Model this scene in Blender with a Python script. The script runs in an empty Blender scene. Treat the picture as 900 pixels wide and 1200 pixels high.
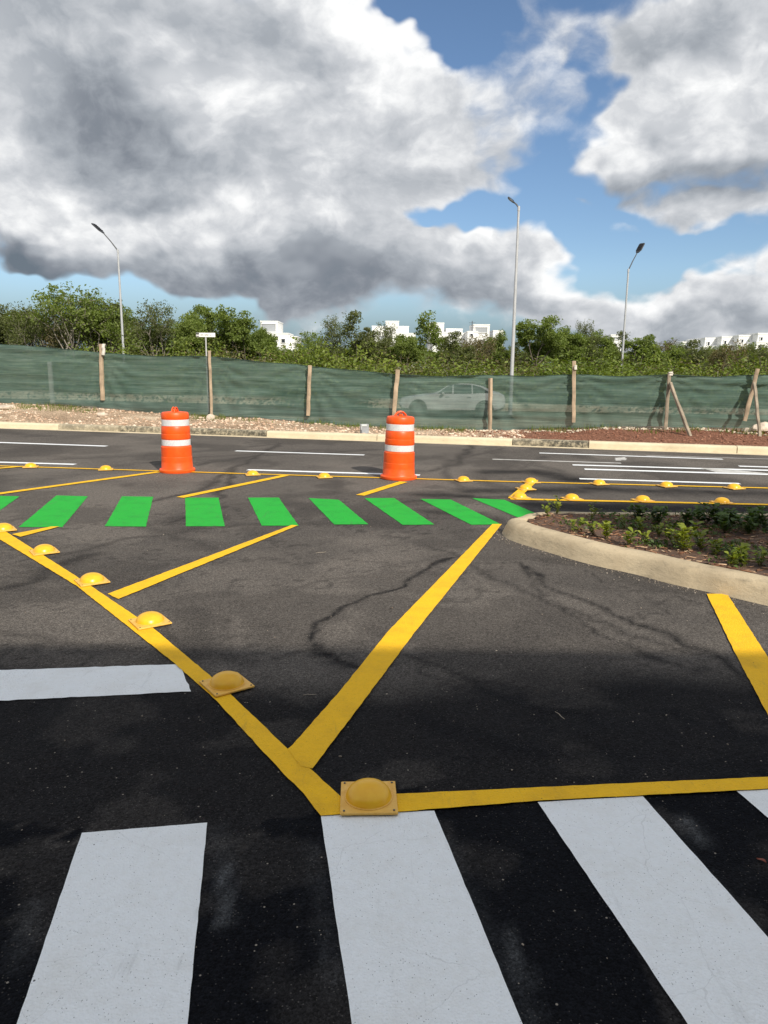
import bpy, math, random
import numpy as np
from mathutils import Vector, Matrix, Quaternion
random.seed(7); RS = np.random.RandomState(7)
C = bpy.context.scene.collection
SC = bpy.context.scene

# ------------------------------------------------------------------ camera
EYE = 1.6; PITCH = math.atan(170/867); ROLL = 0.010; F = 867.0
fw = Vector((0, math.cos(PITCH), -math.sin(PITCH)))
r0 = Vector((1, 0, 0)); u0 = Vector((0, math.sin(PITCH), math.cos(PITCH)))
rt = r0*math.cos(ROLL) + u0*math.sin(ROLL)
up = u0*math.cos(ROLL) - r0*math.sin(ROLL)
cam_d = bpy.data.cameras.new('camera'); cam = bpy.data.objects.new('camera', cam_d); C.objects.link(cam)
M = Matrix((rt, up, -fw)).transposed().to_4x4(); M.translation = (0, 0, EYE)
cam.matrix_world = M
cam_d.sensor_fit = 'VERTICAL'; cam_d.sensor_height = 32.0; cam_d.lens = F/1200*32.0
cam_d.clip_start = 0.05; cam_d.clip_end = 5000
SC.camera = cam
SC.cycles.max_bounces = 4; SC.cycles.diffuse_bounces = 2; SC.cycles.glossy_bounces = 2; SC.cycles.transparent_max_bounces = 8; SC.cycles.transmission_bounces = 3
SC.cycles.caustics_reflective = False; SC.cycles.caustics_refractive = False

# ------------------------------------------------------------------ view and light
SC.view_settings.view_transform = 'Standard'; SC.view_settings.look = 'None'
SC.view_settings.gamma = 1; SC.view_settings.exposure = 0.28
EL = math.radians(36); SX, SY = 0.46, -0.888
sdir = Vector((SX*math.cos(EL), SY*math.cos(EL), math.sin(EL))).normalized()
sun_d = bpy.data.lights.new('sun', 'SUN'); sun_d.energy = 4.0; sun_d.angle = math.radians(0.5); sun_d.color = (1, 0.93, 0.82)
sun = bpy.data.objects.new('sun', sun_d); C.objects.link(sun)
sun.rotation_euler = sdir.to_track_quat('Z', 'Y').to_euler(); sun.location = sdir*60

def raydir(px, py):
    return (fw + rt*((px-450)/F) + up*((600-py)/F)).normalized()
def azel(px, py):
    d = raydir(px, py)
    return math.atan2(d.x, d.y), math.asin(d.z)

class NT:
    """tiny helper for node trees"""
    def __init__(s, tree): s.t = tree; s.n = tree.nodes; s.l = tree.links
    def new(s, typ, **kw):
        n = s.n.new(typ)
        for k, v in kw.items(): setattr(n, k, v)
        return n
    def put(s, sock, v):
        if isinstance(v, bpy.types.NodeSocket): s.l.new(v, sock)
        elif v is not None:
            try: sock.default_value = v
            except Exception: sock.default_value = (v[0], v[1], v[2], 1)
    def m(s, op, a, b=None, c=None, clamp=False):
        n = s.new('ShaderNodeMath', operation=op, use_clamp=clamp)
        s.put(n.inputs[0], a)
        if b is not None: s.put(n.inputs[1], b)
        if c is not None: s.put(n.inputs[2], c)
        return n.outputs[0]
    def vm(s, op, a, b=None, c=None, out=0):
        n = s.new('ShaderNodeVectorMath', operation=op)
        s.put(n.inputs[0], a)
        if b is not None: s.put(n.inputs[1], b)
        if c is not None: s.put(n.inputs[2], c)
        return n.outputs[out]
    def noise(s, vec, scale, detail=4, rough=0.5, dist=0.0, col=False):
        n = s.new('ShaderNodeTexNoise'); s.put(n.inputs['Vector'], vec)
        n.inputs['Scale'].default_value = scale; n.inputs['Detail'].default_value = detail
        n.inputs['Roughness'].default_value = rough; n.inputs['Distortion'].default_value = dist
        return n.outputs[1 if col else 0]
    def voro(s, vec, scale, feature='F1', detail=0, rough=0.5, out='Distance', smooth=None, rnd=1.0):
        n = s.new('ShaderNodeTexVoronoi', feature=feature); s.put(n.inputs['Vector'], vec)
        n.inputs['Scale'].default_value = scale
        if 'Detail' in n.inputs: n.inputs['Detail'].default_value = detail
        if 'Roughness' in n.inputs: n.inputs['Roughness'].default_value = rough
        if smooth is not None and 'Smoothness' in n.inputs: n.inputs['Smoothness'].default_value = smooth
        n.inputs['Randomness'].default_value = rnd
        return n.outputs[out]
    def mr(s, v, a, b, c=0.0, d=1.0, typ='SMOOTHSTEP'):
        n = s.new('ShaderNodeMapRange', interpolation_type=typ)
        s.put(n.inputs['Value'], v); s.put(n.inputs['From Min'], a); s.put(n.inputs['From Max'], b)
        s.put(n.inputs['To Min'], c); s.put(n.inputs['To Max'], d)
        return n.outputs[0]
    def ramp(s, v, stops, interp='LINEAR'):
        n = s.new('ShaderNodeValToRGB'); s.put(n.inputs[0], v)
        cr = n.color_ramp; cr.interpolation = interp
        while len(cr.elements) < len(stops): cr.elements.new(0.5)
        for e, (p, c) in zip(cr.elements, stops):
            e.position = p; e.color = (c[0], c[1], c[2], 1) if not isinstance(c, (int, float)) else (c, c, c, 1)
        return n.outputs[0]
    def mix(s, f, a, b, blend='MIX'):
        n = s.new('ShaderNodeMix', data_type='RGBA', blend_type=blend)
        s.put(n.inputs[0], f); s.put(n.inputs[6], a); s.put(n.inputs[7], b)
        return n.outputs[2]
    def comb(s, x, y, z):
        n = s.new('ShaderNodeCombineXYZ'); s.put(n.inputs[0], x); s.put(n.inputs[1], y); s.put(n.inputs[2], z)
        return n.outputs[0]
    def sep(s, v):
        n = s.new('ShaderNodeSeparateXYZ'); s.put(n.inputs[0], v); return n.outputs

# ------------------------------------------------------------------ sky with clouds
world = bpy.data.worlds.new('World'); SC.world = world; world.use_nodes = True
world.node_tree.nodes.clear()
world.cycles.sampling_method = 'MANUAL'; world.cycles.sample_map_resolution = 256
# cover: pixel-estimated directions of the cloud banks (x, y, half width, half height, weight)
COVER = [(-20, 60, 360, 170, .75), (300, 130, 260, 150, .6), (100, 200, 260, 100, .5), (430, 170, 170, 140, .50), (560, 130, 100, 100, .26),
         (250, 270, 330, 95, .7), (430, 330, 150, 65, .50), (590, 190, 70, 60, .25), (560, 320, 110, 60, .55), (650, 345, 110, 55, .45), (520, 290, 60, 40, .35),
         (850, 80, 170, 105, .85), (750, 140, 90, 60, .40), (890, 215, 80, 34, .35), (850, 350, 150, 52, .75), (920, 310, 60, 50, .35), (740, 375, 180, 40, .35),
         (760, 0, 170, 36, .30), (60, 318, 44, 18, .30), (20, 296, 60, 30, .15), (650, 60, 60, 70, .14), (400, 20, 60, 60, .3),
         (690, 228, 44, 24, .60), (735, 254, 56, 22, .75), (840, 235, 90, 30, .75), (770, 215, 50, 20, .5), (650, 300, 60, 22, .2),
         (500, 8, 90, 56, -1.2), (700, 60, 30, 70, -.3), (540, 250, 66, 38, -.95), (670, 180, 70, 80, -.30), (775, 262, 170, 60, -.85), (690, 300, 60, 50, -.25), (640, 235, 60, 40, -.1),
         (220, 350, 230, 26, -.4), (60, 345, 120, 26, -.35), (110, 395, 340, 30, -.3)]
TONE = [(165, 160, 150, 66, -.31), (60, 30, 180, 90, -.10), (220, 325, 340, 58, -.50), (380, 345, 150, 40, -.14), (330, 60, 70, 60, -.08), (270, 20, 130, 70, -.08),
        (400, 60, 90, 80, .26), (250, 110, 70, 70, .26), (150, 255, 220, 44, .26), (400, 210, 140, 60, .14), (480, 40, 60, 70, .16), (530, 292, 50, 26, .36), (640, 330, 70, 34, .16),
        (800, 110, 120, 60, .18), (860, 60, 100, 60, .10), (790, 188, 200, 40, -.46), (820, 10, 130, 32, -.18), (870, 225, 100, 36, -.16), (800, 335, 80, 24, .22), (880, 360, 110, 32, -.26),
        (570, 355, 160, 32, -.30), (60, 318, 70, 30, -.30), (10, 300, 80, 36, -.15), (380, 75, 40, 30, -.16), (780, 395, 230, 26, -.16), (500, 150, 160, 110, -.06)]
def field(nt, ae, items, bias):
    acc = bias
    for (px, py, rx, ry, w) in items:
        a, e = azel(px, py)
        v = nt.vm('MULTIPLY_ADD', ae, (F/rx, F/ry, 0), (-a*F/rx, -e*F/ry, 0))
        ln = nt.vm('LENGTH', v, out=1)
        b = nt.mr(ln, 0.1, 1.15, w, 0.0, 'SMOOTHERSTEP')
        acc = nt.m('ADD', acc, b)
    return acc
grp = bpy.data.node_groups.new('cloud_texture', 'ShaderNodeTree')
grp.interface.new_socket('Direction', in_out='INPUT', socket_type='NodeSocketVector')
grp.interface.new_socket('Density', in_out='OUTPUT', socket_type='NodeSocketFloat')
g = NT(grp); gi = g.new('NodeGroupInput'); go = g.new('NodeGroupOutput')
n1 = g.noise(gi.outputs[0], 3.6, 8, .61)
n2 = g.noise(gi.outputs[0], 9.5, 3, .5)
bil = g.m('ABSOLUTE', g.m('SUBTRACT', n2, .5))            # billows: round tops, sharp folds
dn = g.m('ADD', g.m('MULTIPLY', g.m('SUBTRACT', n1, .5), 1.7), g.m('MULTIPLY', g.m('SUBTRACT', .10, bil), -.55))
g.put(go.inputs[0], dn)

w = NT(world.node_tree)
tc = w.new('ShaderNodeTexCoord'); d0 = w.vm('NORMALIZE', tc.outputs['Generated'])
wx, wy, wz = w.sep(d0)[:3]
wae = w.comb(w.m('ARCTAN2', wx, wy), w.m('ARCSINE', wz), 0)
st = w.vm('MULTIPLY', d0, (1, 1, 1.45))
wp = w.noise(st, 4.0, 4, .6, col=True)
wq = w.vm('SUBTRACT', wp, (.5, .5, .5))
st2 = w.vm('ADD', st, w.vm('MULTIPLY', wq, (.10, .10, .10)))
wae = w.vm('ADD', wae, w.vm('MULTIPLY', wq, (.34, .22, 0)))
def dens(vec):
    n = w.new('ShaderNodeGroup'); n.node_tree = grp; w.put(n.inputs[0], vec); return n.outputs[0]
T0 = dens(st2); T1 = dens(w.vm('ADD', st2, (0.014, 0.0, 0.040)))
OUTSIDE_FILL = w.mr(wy, .45, .8, .50, 0.0)                       # extra cloud cover added out of view to brighten the shade
D0 = w.m('ADD', T0, w.m('ADD', field(w, wae, COVER, -0.10), OUTSIDE_FILL))
tone = field(w, wae, TONE, 0.73)
rel = w.m('MULTIPLY', w.m('SUBTRACT', T0, T1), 1.15)
rel = w.m('MAXIMUM', w.m('MINIMUM', rel, .26), -.15)
thick = w.mr(D0, .15, 1.1, 0.10, -0.06)
L = w.m('ADD', w.m('ADD', tone, rel), thick, clamp=True)
ccol = w.ramp(L, [(0, (.15, .185, .225)), (.25, (.235, .26, .30)), (.5, (.39, .42, .46)), (.75, (.62, .64, .67)), (1, (.96, .965, .965))])
alpha = w.m('MULTIPLY', w.mr(D0, -0.10, 0.38), w.mr(wz, -.02, .03))
sky = w.new('ShaderNodeTexSky', sky_type='NISHITA', sun_disc=False, sun_elevation=EL, sun_rotation=math.atan2(SX, SY), altitude=10, air_density=1.0, dust_density=0.15, ozone_density=4.0)
veil = w.mix(w.mr(wz, .01, .13, .88, 0.0), sky.outputs[0], (1.2, 1.95, 2.75))       # far moist air low in the sky
b1 = w.new('ShaderNodeBackground'); w.put(b1.inputs[0], veil); b1.inputs[1].default_value = 0.092
b2 = w.new('ShaderNodeBackground'); w.put(b2.inputs[0], ccol); b2.inputs[1].default_value = 0.86
ms = w.new('ShaderNodeMixShader'); w.put(ms.inputs[0], alpha); w.l.new(b1.outputs[0], ms.inputs[1]); w.l.new(b2.outputs[0], ms.inputs[2])
wo = w.new('ShaderNodeOutputWorld'); w.l.new(ms.outputs[0], wo.inputs[0])

# ------------------------------------------------------------------ placing helpers (ground points measured along sight lines)
def G(px, py, z=0.0):
    d = raydir(px, py); t = (z-EYE)/d.z
    return Vector((d.x*t, d.y*t, z))
_c0, _c1 = G(0, 501.5), G(900, 533)
CU = (_c1-_c0).normalized(); CV = Vector((-CU.y, CU.x, 0))      # along the far kerb / away from the camera
CO = _c0.copy()
def UV(u, v, z=0.0):
    p = CO + CU*u + CV*v; return Vector((p.x, p.y, z))
def toUV(p):
    q = Vector((p[0], p[1], 0))-CO; return q.dot(CU), q.dot(CV)
def V(px, py, v):
    """point where the sight line meets the vertical plane at distance v behind the kerb"""
    d = raydir(px, py); n = CV
    t = (CO.dot(n)+v)/d.dot(n)
    return Vector((0, 0, EYE)) + d*t
def D(px, py, depth):
    d = raydir(px, py); return Vector((0, 0, EYE)) + d*(depth/d.y)

# ------------------------------------------------------------------ object helpers
def tag(o, label=None, cat=None, group=None, kind=None):
    for k, v in (('label', label), ('category', cat), ('group', group), ('kind', kind)):
        if v: o[k] = v
    return o
def empty(name, loc, label, cat, group=None, rz=0.0, rot=None):
    o = bpy.data.objects.new(name, None); C.objects.link(o); o.location = loc; o.rotation_euler = rot or (0, 0, rz)
    o.empty_display_size = .2
    return tag(o, label, cat, group)
def link(name, me, parent=None, kind=None, loc=None, rot=None):
    o = bpy.data.objects.new(name, me); C.objects.link(o)
    if parent: o.parent = parent
    if loc is not None: o.location = loc
    if rot is not None: o.rotation_euler = rot
    if kind: o['kind'] = kind
    return o
def mesh(name, verts, faces, mats, smooth=False, fm=None):
    me = bpy.data.meshes.new(name); me.from_pydata([tuple(v) for v in verts], [], faces)
    for m_ in (mats if isinstance(mats, (list, tuple)) else [mats]): me.materials.append(m_)
    if smooth: me.polygons.foreach_set('use_smooth', [True]*len(me.polygons))
    if fm is not None: me.polygons.foreach_set('material_index', fm)
    me.update(); return me
def smooth_angle(me, deg=35):
    me.polygons.foreach_set('use_smooth', [True]*len(me.polygons))
    try: me.set_sharp_from_angle(angle=math.radians(deg))
    except Exception: pass
    return me
class MB:
    def __init__(s): s.v = []; s.f = []
    def add(s, v, f):
        o = len(s.v); s.v += [Vector(p) for p in v]; s.f += [tuple(i+o for i in q) for q in f]; return s
    def box(s, c, sz, R=None, taper=1.0, ch=0.0):
        c = Vector(c); hx, hy, hz = sz[0]/2, sz[1]/2, sz[2]/2; R = R or Matrix.Identity(3)
        if ch <= 0:
            P = [(-hx, -hy, -hz), (hx, -hy, -hz), (hx, hy, -hz), (-hx, hy, -hz)]
            P += [(x*taper, y*taper, hz) for x, y, _ in P]
            return s.add([c+R@Vector(p) for p in P], [(3, 2, 1, 0), (4, 5, 6, 7), (0, 1, 5, 4), (1, 2, 6, 5), (2, 3, 7, 6), (3, 0, 4, 7)])
        def ring(k, zz): return [(-hx+k, -hy, zz), (hx-k, -hy, zz), (hx, -hy+k, zz), (hx, hy-k, zz), (hx-k, hy, zz), (-hx+k, hy, zz), (-hx, hy-k, zz), (-hx, -hy+k, zz)]
        def shr(P, k): return [((x-math.copysign(k, x)), (y-math.copysign(k, y)), z) for x, y, z in P]
        P = shr(ring(ch, -hz), ch)+ring(ch, -hz+ch)+ring(ch, hz-ch)+shr(ring(ch, hz), ch)
        f = [tuple(range(7, -1, -1)), tuple(range(24, 32))]
        for a in range(3):
            for i in range(8): f.append((a*8+i, a*8+(i+1) % 8, a*8+8+(i+1) % 8, a*8+8+i))
        return s.add([c+R@Vector(p) for p in P], f)
    def tube(s, pts, rad, n=8, cap=True, twist=0):
        pts = [Vector(p) for p in pts]; o = len(s.v); prev = None
        for i, p in enumerate(pts):
            t = (pts[min(i+1, len(pts)-1)]-pts[max(i-1, 0)]).normalized()
            if prev is None:
                a = Vector((1, 0, 0)) if abs(t.x) < .8 else Vector((0, 1, 0)); a = (a-t*a.dot(t)).normalized()
            else: a = (prev-t*prev.dot(t)).normalized()
            prev = a; b = t.cross(a); r = rad[i] if isinstance(rad, (list, tuple)) else rad
            for k in range(n):
                an = 2*math.pi*k/n+twist; s.v.append(p+(a*math.cos(an)+b*math.sin(an))*r)
        for i in range(len(pts)-1):
            for k in range(n): s.f.append((o+i*n+k, o+i*n+(k+1) % n, o+(i+1)*n+(k+1) % n, o+(i+1)*n+k))
        if cap:
            s.f.append(tuple(o+k for k in reversed(range(n)))); s.f.append(tuple(o+(len(pts)-1)*n+k for k in range(n)))
        return s
    def lathe(s, prof, n=32, c=(0, 0, 0), cap=True):
        o = len(s.v); c = Vector(c)
        for r, z in prof:
            for k in range(n):
                a = 2*math.pi*k/n; s.v.append(c+Vector((r*math.cos(a), r*math.sin(a), z)))
        for i in range(len(prof)-1):
            for k in range(n): s.f.append((o+i*n+k, o+i*n+(k+1) % n, o+(i+1)*n+(k+1) % n, o+(i+1)*n+k))
        if cap: s.f.append(tuple(o+k for k in reversed(range(n)))); s.f.append(tuple(o+(len(prof)-1)*n+k for k in range(n)))
        return s
    def me(s, name, mat, smooth=True, deg=35):
        m_ = mesh(name, s.v, s.f, mat)
        return smooth_angle(m_, deg) if smooth else m_

# numpy value noise / fbm
_lat = np.random.RandomState(11).rand(256, 256)
def vnoise(x, y):
    xi = np.floor(x).astype(int); yi = np.floor(y).astype(int); fx = x-xi; fy = y-yi
    fx = fx*fx*(3-2*fx); fy = fy*fy*(3-2*fy)
    a = _lat[xi % 256, yi % 256]; b = _lat[(xi+1) % 256, yi % 256]; c = _lat[xi % 256, (yi+1) % 256]; d = _lat[(xi+1) % 256, (yi+1) % 256]
    return (a*(1-fx)+b*fx)*(1-fy)+(c*(1-fx)+d*fx)*fy
def fbm(x, y, o=4, g_=.5):
    x = np.asarray(x, float); y = np.asarray(y, float); t = 0; a = 1; n = 0
    for i in range(o): t = t+a*vnoise(x*2**i+17.3*i, y*2**i+5.1*i); n += a; a *= g_
    return t/n
def sstep(a, b, x): t = np.clip((x-a)/(b-a), 0, 1); return t*t*(3-2*t)

# ------------------------------------------------------------------ materials
def mat(name):
    m_ = bpy.data.materials.new(name); m_.use_nodes = True; m_.node_tree.nodes.clear(); n = NT(m_.node_tree)
    out = n.new('ShaderNodeOutputMaterial'); p = n.new('ShaderNodeBsdfPrincipled'); n.l.new(p.outputs[0], out.inputs[0])
    n.p = p; n.out = out; n.pos = n.new('ShaderNodeNewGeometry').outputs['Position']
    n.obj = n.new('ShaderNodeTexCoord').outputs['Object']
    return m_, n
def bump(n, h, strength=.5, dist=.01, prev=None):
    b = n.new('ShaderNodeBump'); n.put(b.inputs['Height'], h); b.inputs['Strength'].default_value = strength; b.inputs['Distance'].default_value = dist
    if prev is not None: n.l.new(prev, b.inputs['Normal'])
    n.l.new(b.outputs[0], n.p.inputs['Normal']); return b.outputs[0]
def simple(name, col, rough=.6, var=.25, scale=6, metal=0.0, bscale=None, bstr=.3, bdist=.004, spec=.5, coat=0):
    m_, n = mat(name)
    f = n.noise(n.obj, scale, 6, .6)
    c1 = [c*(1-var) for c in col]; c2 = [min(1, c*(1+var)) for c in col]
    n.put(n.p.inputs['Base Color'], n.ramp(f, [(.3, c1), (.7, c2)]))
    n.put(n.p.inputs['Roughness'], n.mr(n.noise(n.obj, scale*2.3, 4), .3, .7, rough*.85, min(1, rough*1.12)))
    n.p.inputs['Metallic'].default_value = metal; n.p.inputs['Specular IOR Level'].default_value = spec
    if coat: n.p.inputs['Coat Weight'].default_value = coat
    if bscale: bump(n, n.noise(n.obj, bscale, 5, .6), bstr, bdist)
    return m_

def asphalt_mat():
    m_, n = mat('asphalt')
    P = n.pos
    big = n.noise(P, .55, 6, .62, .4); med = n.noise(P, 3.1, 6, .65)
    base = n.ramp(n.m('ADD', n.m('MULTIPLY', big, .6), n.m('MULTIPLY', med, .4)), [(.33, (.066, .060, .055)), (.5, (.094, .085, .077)), (.68, (.130, .117, .104))])
    at = n.new('ShaderNodeAttribute', attribute_name='stain').outputs['Fac']
    al = n.new('ShaderNodeAttribute', attribute_name='dust_sunlit').outputs['Fac']
    ab = n.new('ShaderNodeAttribute', attribute_name='seal_shade').outputs['Fac']
    base = n.mix(n.m('MULTIPLY', al, .8, clamp=True), base, (.155, .138, .122))
    base = n.mix(n.m('MULTIPLY', at, 1.0, clamp=True), base, (.016, .0155, .016))
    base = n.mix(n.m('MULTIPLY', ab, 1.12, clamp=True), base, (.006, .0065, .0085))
    asm = n.new('ShaderNodeAttribute', attribute_name='smear').outputs['Fac']
    base = n.mix(n.m('MULTIPLY', asm, .7, clamp=True), base, (.12, .125, .13))
    # stone chips
    v1 = n.voro(P, 120, out='Color'); v1x = n.sep(v1)[0]
    vd = n.voro(P, 120)
    chip = n.mr(v1x, .0, 1.0, .62, 1.4, 'LINEAR')
    base = n.mix(1.0, base, n.comb(chip, chip, chip), 'MULTIPLY')
    v2 = n.voro(P, 260, out='Color'); c2 = n.mr(n.sep(v2)[1], 0, 1, .62, 1.38, 'LINEAR')
    base = n.mix(1.0, base, n.comb(c2, c2, c2), 'MULTIPLY')
    # sparse pale grains and dust specks
    v3 = n.voro(P, 46, out='Color'); v3d = n.voro(P, 46)
    sp = n.m('MULTIPLY', n.m('GREATER_THAN', n.sep(v3)[0], .955), n.m('LESS_THAN', v3d, .16))
    base = n.mix(n.m('MULTIPLY', sp, .75), base, (.36, .32, .27))
    v4 = n.voro(P, 150, out='Color'); v4d = n.voro(P, 150)
    sp2 = n.m('MULTIPLY', n.m('GREATER_THAN', n.sep(v4)[1], .93), n.m('LESS_THAN', v4d, .33))
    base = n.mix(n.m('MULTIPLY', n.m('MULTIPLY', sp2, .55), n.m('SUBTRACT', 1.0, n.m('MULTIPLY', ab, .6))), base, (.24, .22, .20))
    n.put(n.p.inputs['Base Color'], base)
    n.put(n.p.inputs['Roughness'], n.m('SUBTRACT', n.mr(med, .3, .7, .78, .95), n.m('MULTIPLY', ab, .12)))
    n.p.inputs['Specular IOR Level'].default_value = .045
    h = n.m('ADD', n.m('MULTIPLY', vd, -1.0), n.m('MULTIPLY', n.noise(P, 320, 2, .6), .5))
    bump(n, h, .75, .004)
    return m_
ASPH = asphalt_mat()

def paint_mat(name, col, dirt, pit=.05, grime=.3, scuff=.25):
    m_, n = mat(name); P = n.pos
    f = n.noise(P, 5, 6, .65)
    c = n.mix(n.mr(f, .42, .78, 0, grime), col, dirt)
    f2 = n.noise(P, 38, 5, .7); c = n.mix(n.mr(f2, .35, .75, 0, .22), c, dirt)
    # pinholes where the stones show through
    v = n.voro(P, 170, out='Color'); vd = n.voro(P, 170)
    dens_ = n.mr(n.noise(P, 2.2, 3), .3, .75, 1-pit*.25, 1-pit*1.5)
    hole = n.m('MULTIPLY', n.m('GREATER_THAN', n.sep(v)[0], dens_), n.m('LESS_THAN', vd, .30))
    c = n.mix(n.m('MULTIPLY', hole, .5), c, (.03, .03, .032))
    v5 = n.voro(P, 33, out='Color'); v5d = n.voro(P, 33)
    spot = n.m('MULTIPLY', n.m('GREATER_THAN', n.sep(v5)[0], .985), n.m('LESS_THAN', v5d, .12))
    c = n.mix(n.m('MULTIPLY', spot, .85), c, (.03, .028, .025))
    Pw = n.vm('ADD', P, n.vm('MULTIPLY', n.noise(P, 6, 4, .6, col=True), (.10, .10, 0)))
    ve = n.voro(Pw, 2.1, 'DISTANCE_TO_EDGE')
    crk = n.m('MULTIPLY', n.m('LESS_THAN', ve, .0020), n.mr(n.noise(P, 1.7, 3), .46, .58))
    c = n.mix(n.m('MULTIPLY', crk, .14), c, (.10, .095, .09))
    sc2 = n.noise(n.vm('MULTIPLY', n.vm('ADD', P, (3, 1, 0)), (9, 1.3, 1)), 1.6, 5, .7)
    c = n.mix(n.mr(sc2, .58, .74, 0, scuff), c, (.09, .085, .08))
    n.put(n.p.inputs['Base Color'], c); n.p.inputs['Roughness'].default_value = .72; n.p.inputs['Specular IOR Level'].default_value = .25
    h = n.m('ADD', n.m('MULTIPLY', n.voro(P, 120), -1.0), n.m('MULTIPLY', n.noise(P, 260, 2), .6))
    bump(n, h, .7, .004)
    return m_
P_WHITE = paint_mat('white_road_paint', (.87, .90, .92), (.70, .69, .65), .07, .35, .18)
P_YEL = paint_mat('yellow_road_paint', (.92, .53, .014), (.60, .33, .02), .05, .55)
P_GREEN = paint_mat('green_road_paint', (.019, .42, .040), (.016, .20, .03), .05, .5, .5)
P_OLD = paint_mat('worn_white_road_paint', (.62, .61, .58), (.25, .24, .22), .3, .9)

def concrete_mat(name, c1, c2, dark, streak=.35):
    m_, n = mat(name); P = n.pos
    f = n.noise(P, 2.2, 7, .68)
    c = n.ramp(f, [(.3, c1), (.7, c2)])
    f2 = n.noise(n.vm('MULTIPLY', P, (1, 1, 3)), 9, 6, .7)
    c = n.mix(n.mr(f2, .5, .78, 0, streak), c, dark)
    at = n.new('ShaderNodeAttribute', attribute_name='stain').outputs['Fac']
    c = n.mix(n.m('MULTIPLY', at, n.mr(n.noise(P, 11, 5, .7), .3, .6, .35, 1)), c, (.075, .07, .055))
    sp = n.m('GREATER_THAN', n.noise(P, 140, 2), .67)
    c = n.mix(n.m('MULTIPLY', sp, .35), c, dark)
    n.put(n.p.inputs['Base Color'], c); n.p.inputs['Roughness'].default_value = .9; n.p.inputs['Specular IOR Level'].default_value = .2
    b = bump(n, n.noise(P, 90, 5, .65), .5, .005); bump(n, f2, .4, .02, b)
    return m_
CONC_FAR = concrete_mat('cream_kerb_concrete', (.60, .51, .35), (.76, .66, .47), (.30, .25, .17))
CONC_ISL = concrete_mat('island_kerb_concrete', (.46, .37, .245), (.64, .53, .36), (.15, .13, .10), .55)

def earth_mat():
    m_, n = mat('earth'); P = n.pos
    f = n.noise(P, .8, 7, .65)
    c = n.ramp(f, [(.35, (.30, .215, .145)), (.55, (.47, .35, .245)), (.7, (.64, .52, .38))])
    red = n.new('ShaderNodeAttribute', attribute_name='red').outputs['Fac']
    far = n.new('ShaderNodeAttribute', attribute_name='scrub').outputs['Fac']
    c = n.mix(red, c, n.ramp(n.noise(P, 14, 6, .7), [(.35, (.15, .070, .045)), (.65, (.30, .145, .095))]))
    c = n.mix(far, c, n.ramp(n.noise(P, 1.3, 6, .7), [(.35, (.045, .055, .02)), (.65, (.13, .12, .05))]))
    v = n.sep(n.voro(P, 38, out='Color'))[0]; k = n.mr(v, 0, 1, .6, 1.4, 'LINEAR')
    c = n.mix(1.0, c, n.comb(k, k, k), 'MULTIPLY')
    n.put(n.p.inputs['Base Color'], c); n.p.inputs['Roughness'].default_value = .95; n.p.inputs['Specular IOR Level'].default_value = .1
    bump(n, n.noise(P, 25, 6, .7), .9, .04)
    return m_
EARTH = earth_mat()

def island_perpt(name, stops, island=True, rough=.85, transl=0.0, spec=.3):
    """colour varies per little piece (leaf, stone, chip)"""
    m_, n = mat(name)
    r = n.new('ShaderNodeNewGeometry').outputs['Random Per Island']
    oi = n.new('ShaderNodeObjectInfo').outputs['Random']
    big = n.noise(n.pos, .7, 3)
    f = n.m('ADD', n.m('MULTIPLY', r, .55), n.m('ADD', n.m('MULTIPLY', big, .35), n.m('MULTIPLY', oi, .18)), clamp=True)
    c = n.ramp(f, stops)
    n.put(n.p.inputs['Base Color'], c); n.p.inputs['Roughness'].default_value = rough; n.p.inputs['Specular IOR Level'].default_value = spec
    if transl:
        tr = n.new('ShaderNodeBsdfTranslucent'); n.put(tr.inputs[0], n.mix(1.0, c, (1.3, 1.35, .55), 'MULTIPLY'))
        mx = n.new('ShaderNodeMixShader'); mx.inputs[0].default_value = transl
        n.l.new(n.p.outputs[0], mx.inputs[1]); n.l.new(tr.outputs[0], mx.inputs[2]); n.l.new(mx.outputs[0], n.out.inputs[0])
    return m_
LEAF_A = island_perpt('leaves_green', [(.15, (.110, .160, .034)), (.5, (.170, .225, .052)), (.9, (.225, .275, .075))], transl=.42, rough=.55)
LEAF_B = island_perpt('leaves_olive', [(.15, (.090, .110, .036)), (.5, (.130, .155, .052)), (.9, (.150, .160, .066))], transl=.40, rough=.6)
LEAF_C = island_perpt('leaves_bright', [(.15, (.085, .125, .018)), (.5, (.135, .185, .026)), (.9, (.20, .24, .038))], transl=.3, rough=.5)
LEAF_D = island_perpt('leaves_dry', [(.15, (.075, .065, .030)), (.5, (.135, .120, .052)), (.9, (.22, .18, .085))], transl=.3, rough=.8)
LEAF_P = island_perpt('seedling_leaves', [(.15, (.085, .130, .012)), (.5, (.185, .235, .024)), (.9, (.36, .38, .05))], transl=.3, rough=.42)
BARK = simple('bark', (.115, .095, .075), .9, .4, 3, bscale=12, bstr=.6, bdist=.02)
BARK_PALE = simple('pale_bark', (.24, .215, .175), .9, .3, 3, bscale=12, bstr=.6, bdist=.02)
STONE = island_perpt('rubble_stone', [(.1, (.28, .19, .13)), (.4, (.58, .41, .29)), (.65, (.72, .59, .46)), (.95, (.86, .80, .68))], rough=.95, spec=.15)
STONE_RED = island_perpt('red_gravel', [(.1, (.12, .055, .036)), (.5, (.27, .125, .080)), (.9, (.44, .26, .18))], rough=.95, spec=.15)
MULCH = island_perpt('bark_mulch', [(.1, (.06, .028, .014)), (.4, (.20, .095, .055)), (.65, (.36, .20, .12)), (.9, (.66, .50, .33))], rough=.95, spec=.15)
ORANGE, n = mat('orange_plastic')
f = n.noise(n.obj, 7, 5, .6)
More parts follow.
